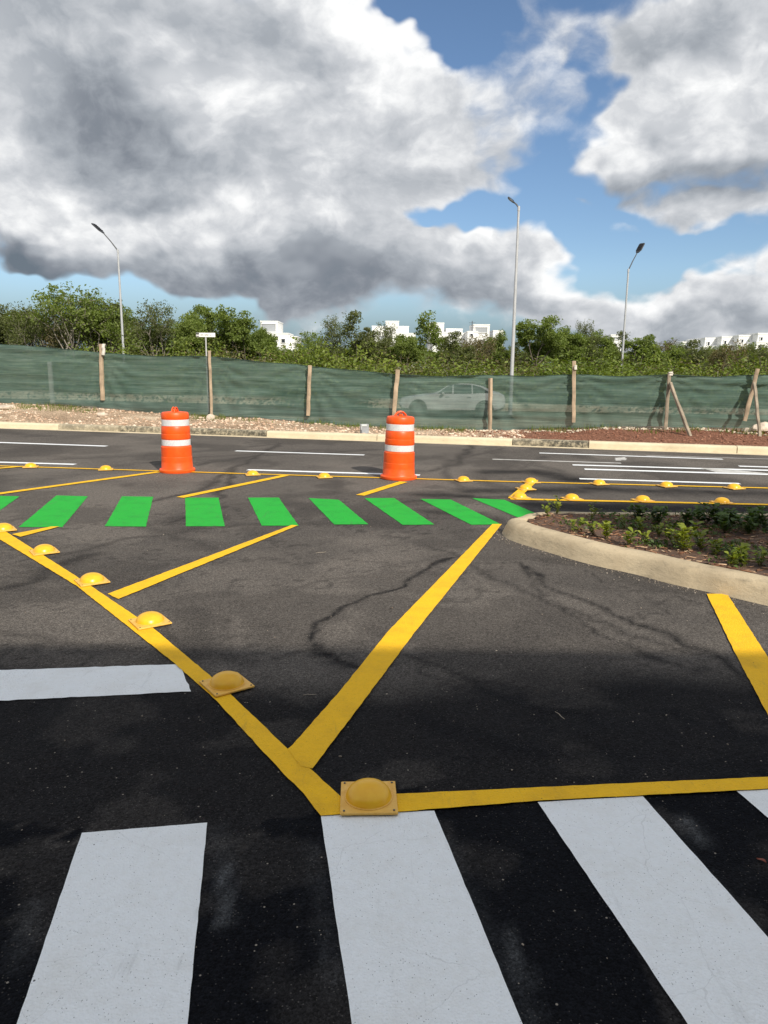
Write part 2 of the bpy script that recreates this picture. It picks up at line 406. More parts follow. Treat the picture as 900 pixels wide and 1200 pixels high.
cc = n.ramp(f, [(.3, (.84, .085, .006)), (.7, (.93, .12, .010))])
cc = n.mix(n.mr(n.noise(n.obj, 22, 6, .75), .55, .8, 0, .28), cc, (.40, .10, .04))
n.put(n.p.inputs['Base Color'], cc); n.p.inputs['Roughness'].default_value = .42; bump(n, n.noise(n.obj, 18, 3), .15, .01)
BAND, n = mat('reflective_band')
lx, ly, lz = n.sep(n.obj)[:3]
an = n.m('ARCTAN2', ly, lx)
v = n.voro(n.comb(n.m('MULTIPLY', an, 5), n.m('MULTIPLY', lz, 14), 0), 3.5, out='Color')
n.put(n.p.inputs['Base Color'], n.ramp(n.sep(v)[0], [(0, (.70, .71, .75)), (1, (.86, .86, .85))]))
n.p.inputs['Roughness'].default_value = .35; n.p.inputs['Metallic'].default_value = .15
BLACKR = simple('black_rubber', (.02, .02, .021), .7, .3)
DOME, n = mat('amber_dome_plastic')
n.put(n.p.inputs['Base Color'], n.ramp(n.noise(n.obj, 14, 5, .65), [(.35, (.84, .43, .012)), (.7, (.90, .52, .022))]))
n.p.inputs['Roughness'].default_value = .33; n.p.inputs['Specular IOR Level'].default_value = .5
n.p.inputs['Subsurface Weight'].default_value = .0
bump(n, n.noise(n.obj, 60, 4), .12, .003)
PLATE, n = mat('amber_plate_plastic')
n.put(n.p.inputs['Base Color'], n.ramp(n.noise(n.obj, 30, 6, .7), [(.35, (.74, .40, .06)), (.7, (.86, .54, .13))]))
n.p.inputs['Roughness'].default_value = .5
STEEL = simple('galvanised_steel', (.44, .455, .465), .5, .10, 3, metal=.1)
STEEL_D = simple('dark_steel', (.10, .105, .11), .5, .2, 5, metal=.4)
LAMPH = simple('lamp_housing', (.045, .047, .052), .5, .2, 5, metal=.3)
WOOD = simple('weathered_timber', (.42, .32, .22), .85, .35, 3.5, bscale=30, bstr=.4, bdist=.01)
WOOD_D = simple('old_grey_timber', (.30, .245, .18), .85, .4, 4, bscale=30, bstr=.4, bdist=.01)
WOOD_W = simple('whitened_timber_end', (.72, .68, .60), .85, .15, 9)
PLASTER = simple('white_plaster', (.80, .80, .78), .9, .06, .4)
PLASTER_G = simple('grey_plaster', (.36, .38, .40), .9, .1, .5)
GLASS_D = simple('dark_window_glass', (.03, .036, .042), .12, .3, 1)
CARPAINT = simple('white_car_paint', (.62, .63, .64), .25, .03, 2, coat=.6)
BOX_G = simple('grey_metal_box', (.33, .35, .37), .55, .15, 9)
SIGNW = simple('sign_white', (.80, .80, .77), .5, .05, 9)
SIGNB = simple('sign_black', (.05, .055, .05), .5, .1, 9)
LENS = simple('lamp_lens', (.6, .6, .58), .2, .1, 9)
REDL = simple('tail_lamp_red', (.35, .02, .02), .3, .1, 9)
WALLB = simple('render_wall', (.50, .49, .46), .9, .1, .5)

NETM, n = mat('green_shade_net')
n.p.inputs['Roughness'].default_value = .85; n.p.inputs['Specular IOR Level'].default_value = .15
u_, v_, w_ = n.sep(n.obj)[:3]
cr = n.noise(n.comb(n.m('MULTIPLY', u_, .55), 0, n.m('MULTIPLY', w_, 11)), 1.0, 6, .65, .5)
pt = n.noise(n.obj, .8, 4, .6)
cr2 = n.noise(n.comb(n.m('MULTIPLY', u_, 1.1), 0, n.m('MULTIPLY', w_, 34)), 1.0, 5, .7, .3)
cc = n.ramp(n.m('ADD', n.m('MULTIPLY', cr2, .40), n.m('ADD', n.m('MULTIPLY', cr, .35), n.m('MULTIPLY', pt, .25))), [(.38, (.060, .112, .090)), (.50, (.112, .175, .146)), (.62, (.190, .262, .224))])
wx_ = n.m('MULTIPLY', n.m('SINE', n.m('MULTIPLY', w_, 420)), .5)
n.put(n.p.inputs['Base Color'], cc)
tl = n.new('ShaderNodeBsdfTranslucent'); n.put(tl.inputs[0], cc)
tp = n.new('ShaderNodeBsdfTransparent')
a1 = n.new('ShaderNodeMixShader'); a1.inputs[0].default_value = .22; n.l.new(n.p.outputs[0], a1.inputs[1]); n.l.new(tl.outputs[0], a1.inputs[2])
a2 = n.new('ShaderNodeMixShader'); n.put(a2.inputs[0], n.mr(pt, .3, .7, .13, .19)); n.l.new(a1.outputs[0], a2.inputs[1]); n.l.new(tp.outputs[0], a2.inputs[2])
n.l.new(a2.outputs[0], n.out.inputs[0])
bump(n, cr, .6, .03)

# ------------------------------------------------------------------ ground sheet (earth, far ground) and asphalt
NETV = 2.5       # the netting stands this far behind the kerb
pts_b = [(0, 472), (100, 478), (200, 486), (300, 491), (400, 499), (450, 501), (500, 503), (600, 505), (700, 502), (800, 502), (900, 504)]
_fb = [(toUV(V(px, py, NETV))[0], V(px, py, NETV).z) for px, py in pts_b]
FBU = np.array([-300, -60]+[a for a, b in _fb]+[60, 300]); FBZ = np.array([.75, .75]+[b for a, b in _fb]+[.3, .3])
def axis(parts):
    a = []
    for s_, e_, st_ in parts: a += list(np.arange(s_, e_, st_))
    return np.array(a+[parts[-1][1]])
us = axis([(-700, -60, 40), (-60, -12, 3), (-12, 34, .22), (34, 80, 3), (80, 700, 40)])
vs = axis([(-300, -20, 20), (-20, -1, 2), (-1, .1, .3), (.1, 4, .14), (4, 8, .4), (8, 60, 3), (60, 1200, 60)])
U, Vv = np.meshgrid(us, vs)
fz = np.interp(U, FBU, FBZ)
t = np.clip((Vv-.3)/(NETV-.3), 0, 1)
Z = np.where(Vv < .12, -.06, .12+(fz-.12)*t**.85)
back = np.clip((Vv-NETV-.6)/5.0, 0, 1); back = back*back*(3-2*back)
Z = np.where(Vv > NETV, fz*(1-back)-.6*back, Z)
rough = (fbm(U*2.1, Vv*2.1, 4)-.5)*.16*sstep(.3, .7, Vv)*(1-sstep(8, 14, Vv)) * np.where(abs(Vv-NETV) < .3, .4, 1)
Z = Z+rough
nv_, nu_ = U.shape
gx = CO.x+CU.x*U+CV.x*Vv; gy = CO.y+CU.y*U+CV.y*Vv
verts = np.stack([gx.ravel(), gy.ravel(), Z.ravel()], 1)
ii, jj = np.meshgrid(np.arange(nv_-1), np.arange(nu_-1), indexing='ij'); a = (ii*nu_+jj).ravel()
faces = np.stack([a, a+1, a+nu_+1, a+nu_], 1)
gm = mesh('ground', verts.tolist(), faces.tolist(), EARTH, smooth=True)
u9 = toUV(G(590, 515))[0]
red = sstep(u9-1.2, u9+.6, U+(fbm(U*1.5, Vv*1.5, 3)-.5)*2)*(1-sstep(NETV-.4, NETV+.1, Vv+(fbm(U*3, Vv*3, 3)-.5)*.6))
at = gm.attributes.new('red', 'FLOAT', 'POINT'); at.data.foreach_set('value', red.ravel().astype(np.float32))
sc_ = sstep(12, 26, Vv)
at = gm.attributes.new('scrub', 'FLOAT', 'POINT'); at.data.foreach_set('value', sc_.ravel().astype(np.float32))
ground = link('ground', gm, kind='structure')
def gz(u, v):
    i = int(np.clip(np.searchsorted(vs, v)-1, 0, nv_-2)); j = int(np.clip(np.searchsorted(us, u)-1, 0, nu_-2))
    fv = (v-vs[i])/(vs[i+1]-vs[i]); fu = (u-us[j])/(us[j+1]-us[j])
    return float((Z[i, j]*(1-fu)+Z[i, j+1]*fu)*(1-fv)+(Z[i+1, j]*(1-fu)+Z[i+1, j+1]*fu)*fv)

# asphalt: a sheet from behind the camera to the far kerb, dense where it is seen
def curbY(x): return CO.y+(x-CO.x)*CU.y/CU.x
xs = axis([(-90, -14, 6), (-14, -4, .25), (-4, 5, .035), (5, 12, .2), (12, 90, 6)])
fr = axis([(-60, 0, 5), (0, 1.4, .2), (1.4, 7, .035), (7, 11, .07), (11, 17, .16)])
X, FY = np.meshgrid(xs, fr)
cy_ = curbY(X); Yg = np.where(FY <= 9, FY, 9+(FY-9)/8*(cy_+.05-9))
nr, nc = X.shape
def polydist(pl):
    P = [G(*p) for p in pl]; dmin = np.full(X.shape, 1e9)
    wx = X+(fbm(X*3+3, Yg*3, 4)-.5)*.28; wy = Yg+(fbm(X*3+40, Yg*3+9, 4)-.5)*.28
    for a_, b_ in zip(P[:-1], P[1:]):
        dx, dy = b_.x-a_.x, b_.y-a_.y; L2 = dx*dx+dy*dy+1e-9
        t_ = np.clip(((wx-a_.x)*dx+(wy-a_.y)*dy)/L2, 0, 1)
        dmin = np.minimum(dmin, np.hypot(wx-a_.x-t_*dx, wy-a_.y-t_*dy))
    return dmin
stain = np.zeros(X.shape); dust_sunlit = np.zeros(X.shape)
def streak(pl, wd, k):
    global stain
    k *= .8 if G(*pl[0]).y > 8 else 1.0
    d_ = polydist(pl); stain = np.maximum(stain, k*np.exp(-(d_/(wd*.95))**2)*(.75+.6*fbm(X*5, Yg*5, 3)))
streak([(520, 655), (470, 690), (400, 712), (368, 742), (372, 768), (430, 782)], .035, 1.0)
streak([(470, 765), (540, 795), (610, 820), (690, 845), (705, 858)], .035, .6)
streak([(505, 640), (560, 672), (640, 700), (720, 735), (800, 760), (850, 775)], .035, .5)
streak([(620, 665), (660, 695), (730, 720), (830, 765), (900, 800)], .03, .8)
streak([(610, 660), (640, 700), (700, 740), (790, 780)], .03, .65)
streak([(480, 840), (560, 860), (650, 880), (900, 900)], .09, .5)
streak([(370, 745), (300, 720), (330, 690), (420, 675), (520, 650)], .05, .3)
streak([(0, 625), (60, 655), (150, 630), (270, 615), (400, 612)], .06, .45)
streak([(0, 690), (40, 680), (80, 660), (100, 650)], .10, .6)
streak([(180, 800), (240, 760), (250, 735), (215, 715)], .16, .5)
streak([(190, 735), (240, 755), (290, 775)], .08, .5)
streak([(0, 740), (60, 752), (170, 757)], .05, .3)
# skid arcs, wet patches and broad dark strips over the far road
for pl, wd, k in [([(0, 541), (100, 537), (200, 532), (330, 520), (430, 514)], .10, .45), ([(20, 570), (120, 548), (240, 535), (370, 528)], .09, .4),
                  ([(170, 590), (235, 575), (262, 555), (300, 535), (330, 520)], .07, .7), ([(200, 612), (240, 600), (262, 570), (278, 545)], .06, .6), ([(230, 545), (300, 534), (370, 531), (440, 527)], .09, .6),
                  ([(500, 552), (535, 545), (545, 530), (560, 520)], .10, .7), ([(545, 575), (520, 555), (530, 540), (590, 525)], .08, .5), ([(600, 545), (565, 560), (590, 575)], .16, .5),
                  ([(470, 590), (540, 580), (600, 583), (640, 590)], .10, .7), ([(620, 605), (590, 590), (545, 580), (500, 580)], .22, .75), ([(510, 600), (560, 603), (600, 615)], .2, .7),
                  ([(570, 553), (625, 553), (672, 562)], .34, 1.0), ([(560, 575), (640, 575), (700, 574), (900, 579)], .3, .95), ([(630, 593), (780, 597), (900, 598)], .34, 1.0), ([(690, 572), (790, 578), (900, 580)], .3, .7),
                  ([(600, 540), (650, 550), (660, 560)], .12, .5), ([(640, 535), (600, 555), (560, 557)], .12, .5), ([(820, 540), (900, 545)], .15, .35), ([(560, 520), (700, 527), (900, 538)], .10, .35),
                  ([(0, 520), (150, 523), (300, 528), (450, 527)], .10, .3), ([(60, 600), (150, 612), (250, 640)], .08, .35)]:
    streak(pl, wd, k)
# inside of the big dried puddle and dark patch by the left line
big = fbm(X*.9+5, Yg*.9, 5)
stain = np.maximum(stain, .30*sstep(.55, .62, big)*(Yg > 2.2)); stain = np.maximum(stain, .5*np.exp(-((big-.53)/.006)**2)*(Yg > 3.0)*(Yg < 9))
bg2 = fbm(X*1.6+50, Yg*1.6+7, 5)
stain = np.maximum(stain, .45*np.exp(-((bg2-.47)/.008)**2)*(Yg > 2.6)*(Yg < 8))
dust_sunlit = .8*sstep(.5, .68, fbm(X*.7+30, Yg*.7+20, 5))*sstep(4.0, 5.5, Yg)+.38*sstep(7.2, 10, Yg)
def patch(cx, cy, rx, ry, k):
    global dust_sunlit
    p = G(cx, cy); q = G(cx+rx, cy); r_ = abs(q.x-p.x); e = abs(G(cx, cy-ry).y-p.y)
    d_ = np.hypot((X-p.x)/r_, (Yg-p.y)/e)+(fbm(X*2, Yg*2, 4)-.5)*.9
    dust_sunlit = np.maximum(dust_sunlit, k*(1-sstep(.3, 1.1, d_)))
patch(430, 715, 260, 45, .6); patch(60, 735, 200, 24, .4); patch(560, 650, 120, 30, .4); patch(690, 548, 60, 12, .9); patch(850, 578, 60, 9, .7); patch(60, 720, 80, 40, .45); patch(300, 690, 120, 60, .4); patch(560, 568, 50, 8, .8); patch(540, 548, 60, 10, .5); patch(650, 720, 120, 50, .3)  # pale dust, also painted on to brighten the sunlit side of the shadow edge
smear = np.zeros(X.shape)
for pl, wd, k in [([(262, 1018), (264, 1050), (262, 1082)], .012, .8), ([(592, 1092), (604, 1125), (616, 1150)], .012, .7), ([(803, 962), (822, 985)], .02, .7), ([(255, 975), (262, 1020)], .03, .25),
                  ([(40, 1060), (20, 1130)], .02, .3), ([(520, 990), (560, 1080), (620, 1195)], .03, .22), ([(760, 955), (830, 1040), (900, 1115)], .03, .22), ([(366, 990), (392, 1150)], .02, .22)]:
    P_ = [G(*p) for p in pl]; dm = np.full(X.shape, 1e9)
    for a_, b_ in zip(P_[:-1], P_[1:]):
        dx, dy = b_.x-a_.x, b_.y-a_.y; t_ = np.clip(((X-a_.x)*dx+(Yg-a_.y)*dy)/(dx*dx+dy*dy), 0, 1); dm = np.minimum(dm, np.hypot(X-a_.x-t_*dx, Yg-a_.y-t_*dy))
    smear = np.maximum(smear, k*np.exp(-(dm/(wd+.01))**2)*(.4+.9*fbm(X*14, Yg*14, 3)))
# freshly sealed dark asphalt under the zebra crossing, with a wavy edge; beyond it the building's shade is painted in
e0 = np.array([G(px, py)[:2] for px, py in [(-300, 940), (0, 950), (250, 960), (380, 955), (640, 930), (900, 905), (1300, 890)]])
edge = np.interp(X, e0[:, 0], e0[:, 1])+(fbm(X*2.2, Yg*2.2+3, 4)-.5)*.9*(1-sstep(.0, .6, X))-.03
seal_shade = (1-sstep(-.03, .03, Yg-edge))*(.80+.35*fbm(X*2.5, Yg*4, 4)) + .78*(1-sstep(3.35, 3.85, Yg+(fbm(X*.8, Yg*.8, 4)-.5)*1.0))*(Yg > edge)
hole = sstep(.56, .62, fbm(X*2.3+70, Yg*2.3+1, 4)); seal_shade = seal_shade*(1-.22*hole)
seal_shade = seal_shade*(1-.0*X)
seal_shade = np.where((X > -.9) & (Yg < 3.6) | True, seal_shade, seal_shade)
verts = np.stack([X.ravel(), Yg.ravel(), np.zeros(X.size)], 1)
ii, jj = np.meshgrid(np.arange(nr-1), np.arange(nc-1), indexing='ij'); a = (ii*nc+jj).ravel()
faces = np.stack([a, a+1, a+nc+1, a+nc], 1)
rm = bpy.data.meshes.new('road'); rm.vertices.add(len(verts)); rm.vertices.foreach_set('co', verts.ravel())
rm.loops.add(faces.size); rm.loops.foreach_set('vertex_index', faces.ravel()); rm.polygons.add(len(faces))
rm.polygons.foreach_set('loop_start', np.arange(0, faces.size, 4)); rm.polygons.foreach_set('loop_total', np.full(len(faces), 4))
rm.update(); rm.validate(); rm.materials.append(ASPH)
for nm, arr in (('stain', stain), ('dust_sunlit', dust_sunlit), ('seal_shade', seal_shade), ('smear', smear)):
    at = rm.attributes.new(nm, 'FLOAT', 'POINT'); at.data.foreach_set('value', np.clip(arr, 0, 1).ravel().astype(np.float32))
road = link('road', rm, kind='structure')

# ------------------------------------------------------------------ road markings (parts of the road)
LAY = [0]
def marking(name, pix, m_, z=.004, jit=.004, world=None):
    P = [G(*p) for p in pix] if world is None else [Vector(p) for p in world]
    out = []
    for a_, b_ in zip(P, P[1:]+P[:1]):
        k = max(1, min(60, int((b_-a_).length/.04)))
        for i in range(k):
            q = a_.lerp(b_, i/k); nrm = Vector((-(b_-a_).y, (b_-a_).x, 0)).normalized()
            j = (random.random()-.5)*2*jit*(1 if i else .4)
            q = q+nrm*j; out.append((q.x, q.y, z))
    ar = sum(out[i][0]*out[(i+1) % len(out)][1]-out[(i+1) % len(out)][0]*out[i][1] for i in range(len(out)))
    if ar < 0: out.reverse()
    me = mesh(name, out, [tuple(range(len(out)))], m_)
    return link(name, me, road)
def line(name, a_, b_, w_, m_, z=.004, jit=.003, w2=None):
    A, B = G(*a_), G(*b_); d_ = (B-A).normalized(); nrm = Vector((-d_.y, d_.x, 0)); w2 = w2 or w_
    return marking(name, None, m_, z, jit, [A-nrm*w_/2, B-nrm*w2/2, B+nrm*w2/2, A+nrm*w_/2])
def ext(a_, b_, t_):  # extend a pixel line on the ground
    A, B = G(*a_), G(*b_); return A+(B-A)*t_
# zebra crossing bars in the foreground
def bar(tl, tr, bl, br, name='white_crossing_bar', m_=P_WHITE):
    A, B, Cc, Dd = G(*tl), G(*tr), G(*br), G(*bl)
    return marking(name, None, m_, .004, .0011, [A, B, B+(Cc-B)*1.9, A+(Dd-A)*1.9])
bar((96, 977), (243, 965), (20, 1200), (220, 1200))
bar((376, 957), (509, 951), (412, 1200), (612, 1200))
bar((630, 941), (753, 934), (805, 1200), (985, 1195))
bar((863, 928), (985, 921), (1160, 1180), (1330, 1170))
bar((-160, 992), (-45, 984), (-380, 1200), (-185, 1200))
marking('white_stop_bar', [(-260, 793), (0, 786), (211, 779), (224, 811), (0, 822), (-330, 832)], P_WHITE)
# green bars
for q in [[(-16, 581), (23, 582), (-24, 617-2), (-60, 611)], [(66, 581), (103, 582), (73, 618), (22, 618)], [(143, 582), (179.5, 582.5), (171, 617.5), (123, 617)],
          [(217, 583.5), (256, 583.5), (263.5, 617), (218, 617)], [(290.7, 583.5), (326.7, 583.5), (350, 616.5), (306.7, 616.4)], [(361.7, 584), (397, 586), (431.7, 614.7), (391.7, 615)],
          [(427, 584), (462, 584), (509, 615), (472, 615.5)], [(492.5, 585), (528, 585.7), (587, 614.8), (552, 615.3)], [(553, 584), (591, 586), (634, 604.5), (609, 607.5)]]:
    marking('green_crossing_bar', q, P_GREEN, .004, .003)
# yellow lines
YZ = .008
marking('yellow_diagonal_line', [(-160, 520), (-60, 585), (12, 627), (89, 676), (178, 736), (246, 793), (271, 816), (337, 879), (399, 935), (404, 956), (376, 958), (356, 932), (328, 904), (253, 822), (200, 775), (89, 687), (0, 633), (-60, 596), (-160, 530)], P_YEL, YZ, .0018)
marking('yellow_chevron_arm', [(337, 880), (343, 875), (398, 812), (456, 740), (577, 615), (588, 615), (488, 740), (430, 818), (366, 903), (352, 900)], P_YEL, YZ+.0014, .0018)
marking('yellow_edge_line', [(399, 935.5), (465, 932.5), (625, 925), (900, 912.5), (1100, 902), (1100, 916), (900, 926.5), (625, 941), (450, 955), (404, 957)], P_YEL, YZ+.0007, .0018)
marking('yellow_side_line', [(828, 697), (852, 697), (900, 772), (960, 868), (985, 908), (945, 912), (900, 840), (862, 768)], P_YEL, YZ, .0018)
marking('yellow_chevron_arm', [(126, 697), (342, 616), (349, 616.5), (139, 703)], P_YEL, YZ, .003)
marking('yellow_chevron_arm', [(14, 627), (60, 618), (70, 618), (24, 630)], P_YEL, YZ+.0014, .003)
line('yellow_chevron_arm', (-30, 583), (186, 553.4), .12, P_YEL, YZ)
line('yellow_chevron_arm', (211, 583.5), (335, 557.5), .12, P_YEL, YZ)
line('yellow_chevron_arm', (422, 581), (473, 565), .12, P_YEL, YZ)
line('yellow_chevron_arm', (601, 585), (626, 563), .13, P_YEL, YZ+.003)
for a_, b_ in [((-200, 538), (0, 546.5)), ((0, 546.5), (300, 556)), ((300, 556), (600, 565)), ((600, 565), (900, 572.5)), ((900, 572.5), (1100, 577))]:
    line('yellow_centre_line', a_, b_, .075, P_YEL, YZ+.0007, .002)
line('yellow_chevron_arm', (-20, 551), (28, 547), .10, P_YEL, YZ+.003)
line('yellow_edge_line', (598, 585.3), (900, 592), .10, P_YEL, YZ+.0007, .002); line('yellow_edge_line', (900, 592), (1150, 597), .10, P_YEL, YZ+.0007, .002)
# white lane lines on the far road
for a_, b_, wd in [((-250, 510), (125, 523), .15), ((-200, 536), (88, 544.4), .13), ((276, 528.5), (427, 533.4), .12), ((290, 550.7), (492, 557), .13),
                   ((632, 531), (847, 538.3), .12), ((577, 538.3), (728, 543), .10), ((671, 545), (822, 549.3), .14), ((685, 550), (1000, 559), .15),
                   ((822, 549.3), (1000, 554), .16), ((866, 546.5), (1050, 552), .14), ((679, 561.2), (867, 567), .12), ((757, 534), (1000, 541), .05)]:
    line('white_lane_line', a_, b_, wd, P_WHITE if wd > .11 else P_OLD, .004, .003)
marking('white_lane_wedge', [(820, 548.5), (850, 550), (905, 555.5), (840, 554)], P_OLD, .0062, .003)
marking('white_paint_patch', [(720, 537), (733, 536), (734, 539.5), (722, 540)], P_OLD, .004, .02)

# ------------------------------------------------------------------ kerbs
def sweep(name, path, prof, m_, closed=False, normals=None, parent=None, kind=None, stainf=None):
    V_ = []; n_ = len(path); k = len(prof); st_ = []
    for i, p in enumerate(path):
        a_ = path[(i-1) % n_] if (closed or i > 0) else path[0]; b_ = path[(i+1) % n_] if (closed or i < n_-1) else path[-1]
        t_ = (b_-a_).normalized(); nn = Vector((-t_.y, t_.x, 0))
        jz = (fbm(i*.35, 3.3, 3)-.5)*.008
        for o_, z_ in prof:
            q = p+nn*o_; V_.append((q.x, q.y, z_+(jz if z_ > .05 else 0))); st_.append(0 if stainf is None else stainf(q, z_))
    f_ = []
    for i in range(n_ if closed else n_-1):
        for j in range(k-1):
            a_ = i*k+j; b_ = ((i+1) % n_)*k+j; f_.append((a_, b_, b_+1, a_+1))
    if not closed: f_ += [tuple(range(k)), tuple((n_-1)*k+j for j in reversed(range(k)))]
    me = mesh(name, V_, f_, m_); smooth_angle(me, 50)
    at_ = me.attributes.new('stain', 'FLOAT', 'POINT'); at_.data.foreach_set('value', [float(min(1, max(0, s))) for s in st_])
    return link(name, me, parent, kind)
kerb = bpy.data.objects.new('kerb', None); C.objects.link(kerb); kerb.location = UV(10, 0); tag(kerb, kind='structure')
def kstain(lo, hi, amt):
    def f_(q, z_):
        u, v = toUV(q); s = 0
        for l_, h_, a_ in [(lo, hi, amt)]:
            if l_ < u < h_: s = a_*(1.0 if .02 < z_ < .16 else .2)
        return s
    return f_
segs = []; u = -20.0
ub = [toUV(G(px, py))[0] for px, py in [(68, 504), (135, 507), (310, 513), (600, 523), (690, 527)]]
cuts = [-40, -34, -28, -22, -16, -10, -5]+[ub[0], ub[1], ub[1]+.04]+[ub[2], ub[2]+2.6, ub[3], ub[4], ub[4]+2.8, ub[4]+5.6, 30, 36, 42, 50]
cuts = sorted(set(round(c, 3) for c in cuts))
for a_, b_ in zip(cuts[:-1], cuts[1:]):
    if b_-a_ < .1: continue
    mid = (a_+b_)/2; am = 0.0
    if ub[0] < mid < ub[1]: am = .45
    if ub[1] < mid < ub[2]: am = .7
    if ub[3] < mid < ub[4]: am = .75
    low = .0
    pth = [UV(a_+.008+(b_-a_-.016)*i/6, 0) for i in range(7)]
    pth = [p-kerb.location for p in pth]
    prof = [(-.02, -.02), (-.015, .0), (-.012, .02), (-.004, .09), (.0, .115), (.03, .14), (.20, .145), (.215, .13), (.215, -.02)]
    base = kerb.location.copy()
    o = sweep('kerb_stone', pth, prof, CONC_FAR, parent=kerb, stainf=(lambda q, z_, am=am: am*1.5*(1.0 if .0 <= z_ < .142 else .35)*(.5+1.0*float(fbm(q.x*1.2+9, q.y*1.2, 3)))))
gut = sweep('kerb_footing', [UV(-40+i*6, -.0)-kerb.location for i in range(16)], [(-.12, -.01), (-.12, .012), (-.016, .014), (-.016, -.01)], CONC_FAR, parent=kerb)

# planted island
outer = [(980, 728), (900, 710), (824.5, 692), (786.7, 684.7), (749, 673.5), (692, 662), (635.6, 645), (606, 636), (592, 630)]
OP = [G(*p) for p in outer]
tip = G(588, 624); 
backo = [Vector((2.3+i*1.3, 7.62+.02*i, 0)) for i in range(9)]
tippts = [G(587, 623), Vector((1.28, 7.25, 0)), Vector((1.42, 7.5, 0)), Vector((1.75, 7.63, 0))]
EXT = [OP[0]+(OP[0]-OP[1]).normalized()*k for k in (6, 4, 2)]
raw = EXT+OP+tippts+backo
def chaikin(P, it=2):
    for _ in range(it):
        Q = [P[0]]
        for a_, b_ in zip(P[:-1], P[1:]): Q += [a_.lerp(b_, .25), a_.lerp(b_, .75)]
        Q.append(P[-1]); P = Q
    return P
path = chaikin(raw)
path = list(reversed(path))      # island interior on the left-hand side of the direction of travel
prof_i = [(-.01, -.01), (-.005, .0), (.035, .085), (.055, .125), (.085, .145), (.12, .152), (.20, .152), (.215, .14), (.22, .02)]
isl_k = sweep('island_kerb', path, prof_i, CONC_ISL, kind='structure', stainf=lambda q, z_: .25*float(fbm(q.x*3, q.y*3, 3)))
def inset(P, d_):
    out = []
    for i, p in enumerate(P):
        t_ = (P[min(i+1, len(P)-1)]-P[max(i-1, 0)]).normalized(); out.append(p+Vector((-t_.y, t_.x, 0))*d_)
    return out
inner = inset(path, .21)
from mathutils.geometry import tessellate_polygon
poly = [Vector((p.x, p.y, 0)) for p in inner]
def inside(x_, y_, P=poly):
    c = False; j = len(P)-1
    for i in range(len(P)):
        if ((P[i].y > y_) != (P[j].y > y_)) and (x_ < (P[j].x-P[i].x)*(y_-P[i].y)/(P[j].y-P[i].y+1e-12)+P[i].x): c = not c
        j = i
    return c
# soil surface: grid clipped to the kerb's inner line
sx_ = np.arange(1.2, 13, .10); sy_ = np.arange(2.0, 7.9, .10)
SV = []; idx = {}; SF = []
def sz(x_, y_): return .105+.05*float(fbm(x_*2.0, y_*2.0, 4))+.02*float(fbm(x_*9, y_*9, 2))
smooth_poly = inset(path, .20)
def ins2(x_, y_): return inside(x_, y_, poly)
for i, x_ in enumerate(sx_):
    for j, y_ in enumerate(sy_):
        if ins2(x_+.05, y_+.05):
            q = []
            for (a_, b_) in ((i, j), (i+1, j), (i+1, j+1), (i, j+1)):
                if (a_, b_) not in idx:
                    xx = 1.2+a_*.10; yy = 2.0+b_*.10
                    if not ins2(xx, yy):   # pull to the nearest inner kerb point
                        pn = min(poly, key=lambda p: (p.x-xx)**2+(p.y-yy)**2)
                        if (pn.x-xx)**2+(pn.y-yy)**2 < .02: xx, yy = pn.x, pn.y
                    idx[(a_, b_)] = len(SV); SV.append((xx, yy, sz(xx, yy)))
                q.append(idx[(a_, b_)])
            SF.append(tuple(q))
SOIL = simple('dark_soil', (.115, .066, .042), .95, .45, 8, bscale=40, bstr=.9, bdist=.02)
soil = link('island_soil', mesh('island_soil', SV, SF, SOIL, smooth=True), kind='structure')

# ------------------------------------------------------------------ scatter of small stones and chips (uncountable)
def rock_geo(rs, n_=7):
    P = rs.normal(size=(n_, 3)); P /= np.linalg.norm(P, axis=1)[:, None]; return P
ICO_V = np.array([(0, 0, 1), (.894, 0, .447), (.276, .851, .447), (-.724, .526, .447), (-.724, -.526, .447), (.276, -.851, .447), (.724, .526, -.447), (-.276, .851, -.447), (-.894, 0, -.447), (-.276, -.851, -.447), (.724, -.526, -.447), (0, 0, -1)])
ICO_F = np.array([(0, 1, 2), (0, 2, 3), (0, 3, 4), (0, 4, 5), (0, 5, 1), (1, 6, 2), (2, 7, 3), (3, 8, 4), (4, 9, 5), (5, 10, 1), (6, 7, 2), (7, 8, 3), (8, 9, 4), (9, 10, 5), (10, 6, 1), (11, 7, 6), (11, 8, 7), (11, 9, 8), (11, 10, 9), (11, 6, 10)])
def scatter(name, pts, sizes, m_, flat=.6, base=(ICO_V, ICO_F), jitter=.25, parent=None):
    bv, bf = base; n_ = len(pts); k = len(bv)
    an = RS.rand(n_)*6.28; ca, sa = np.cos(an), np.sin(an)
    Vt = bv[None]*(1+jitter*(RS.rand(n_, k, 1)-.5)*2)*np.stack([1+.5*RS.rand(n_), .7+.3*RS.rand(n_), flat*(.7+.6*RS.rand(n_))], 1)[:, None, :]
    x_ = Vt[..., 0]*ca[:, None]-Vt[..., 1]*sa[:, None]; y_ = Vt[..., 0]*sa[:, None]+Vt[..., 1]*ca[:, None]
    W = np.stack([x_, y_, Vt[..., 2]], -1)*np.array(sizes)[:, None, None]+np.array(pts)[:, None, :]
    Fc = (bf[None]+(np.arange(n_)*k)[:, None, None]).reshape(-1, bf.shape[1])
    me = fastmesh(name, W.reshape(-1, 3), Fc, m_)
    return link(name, me, parent, 'stuff')
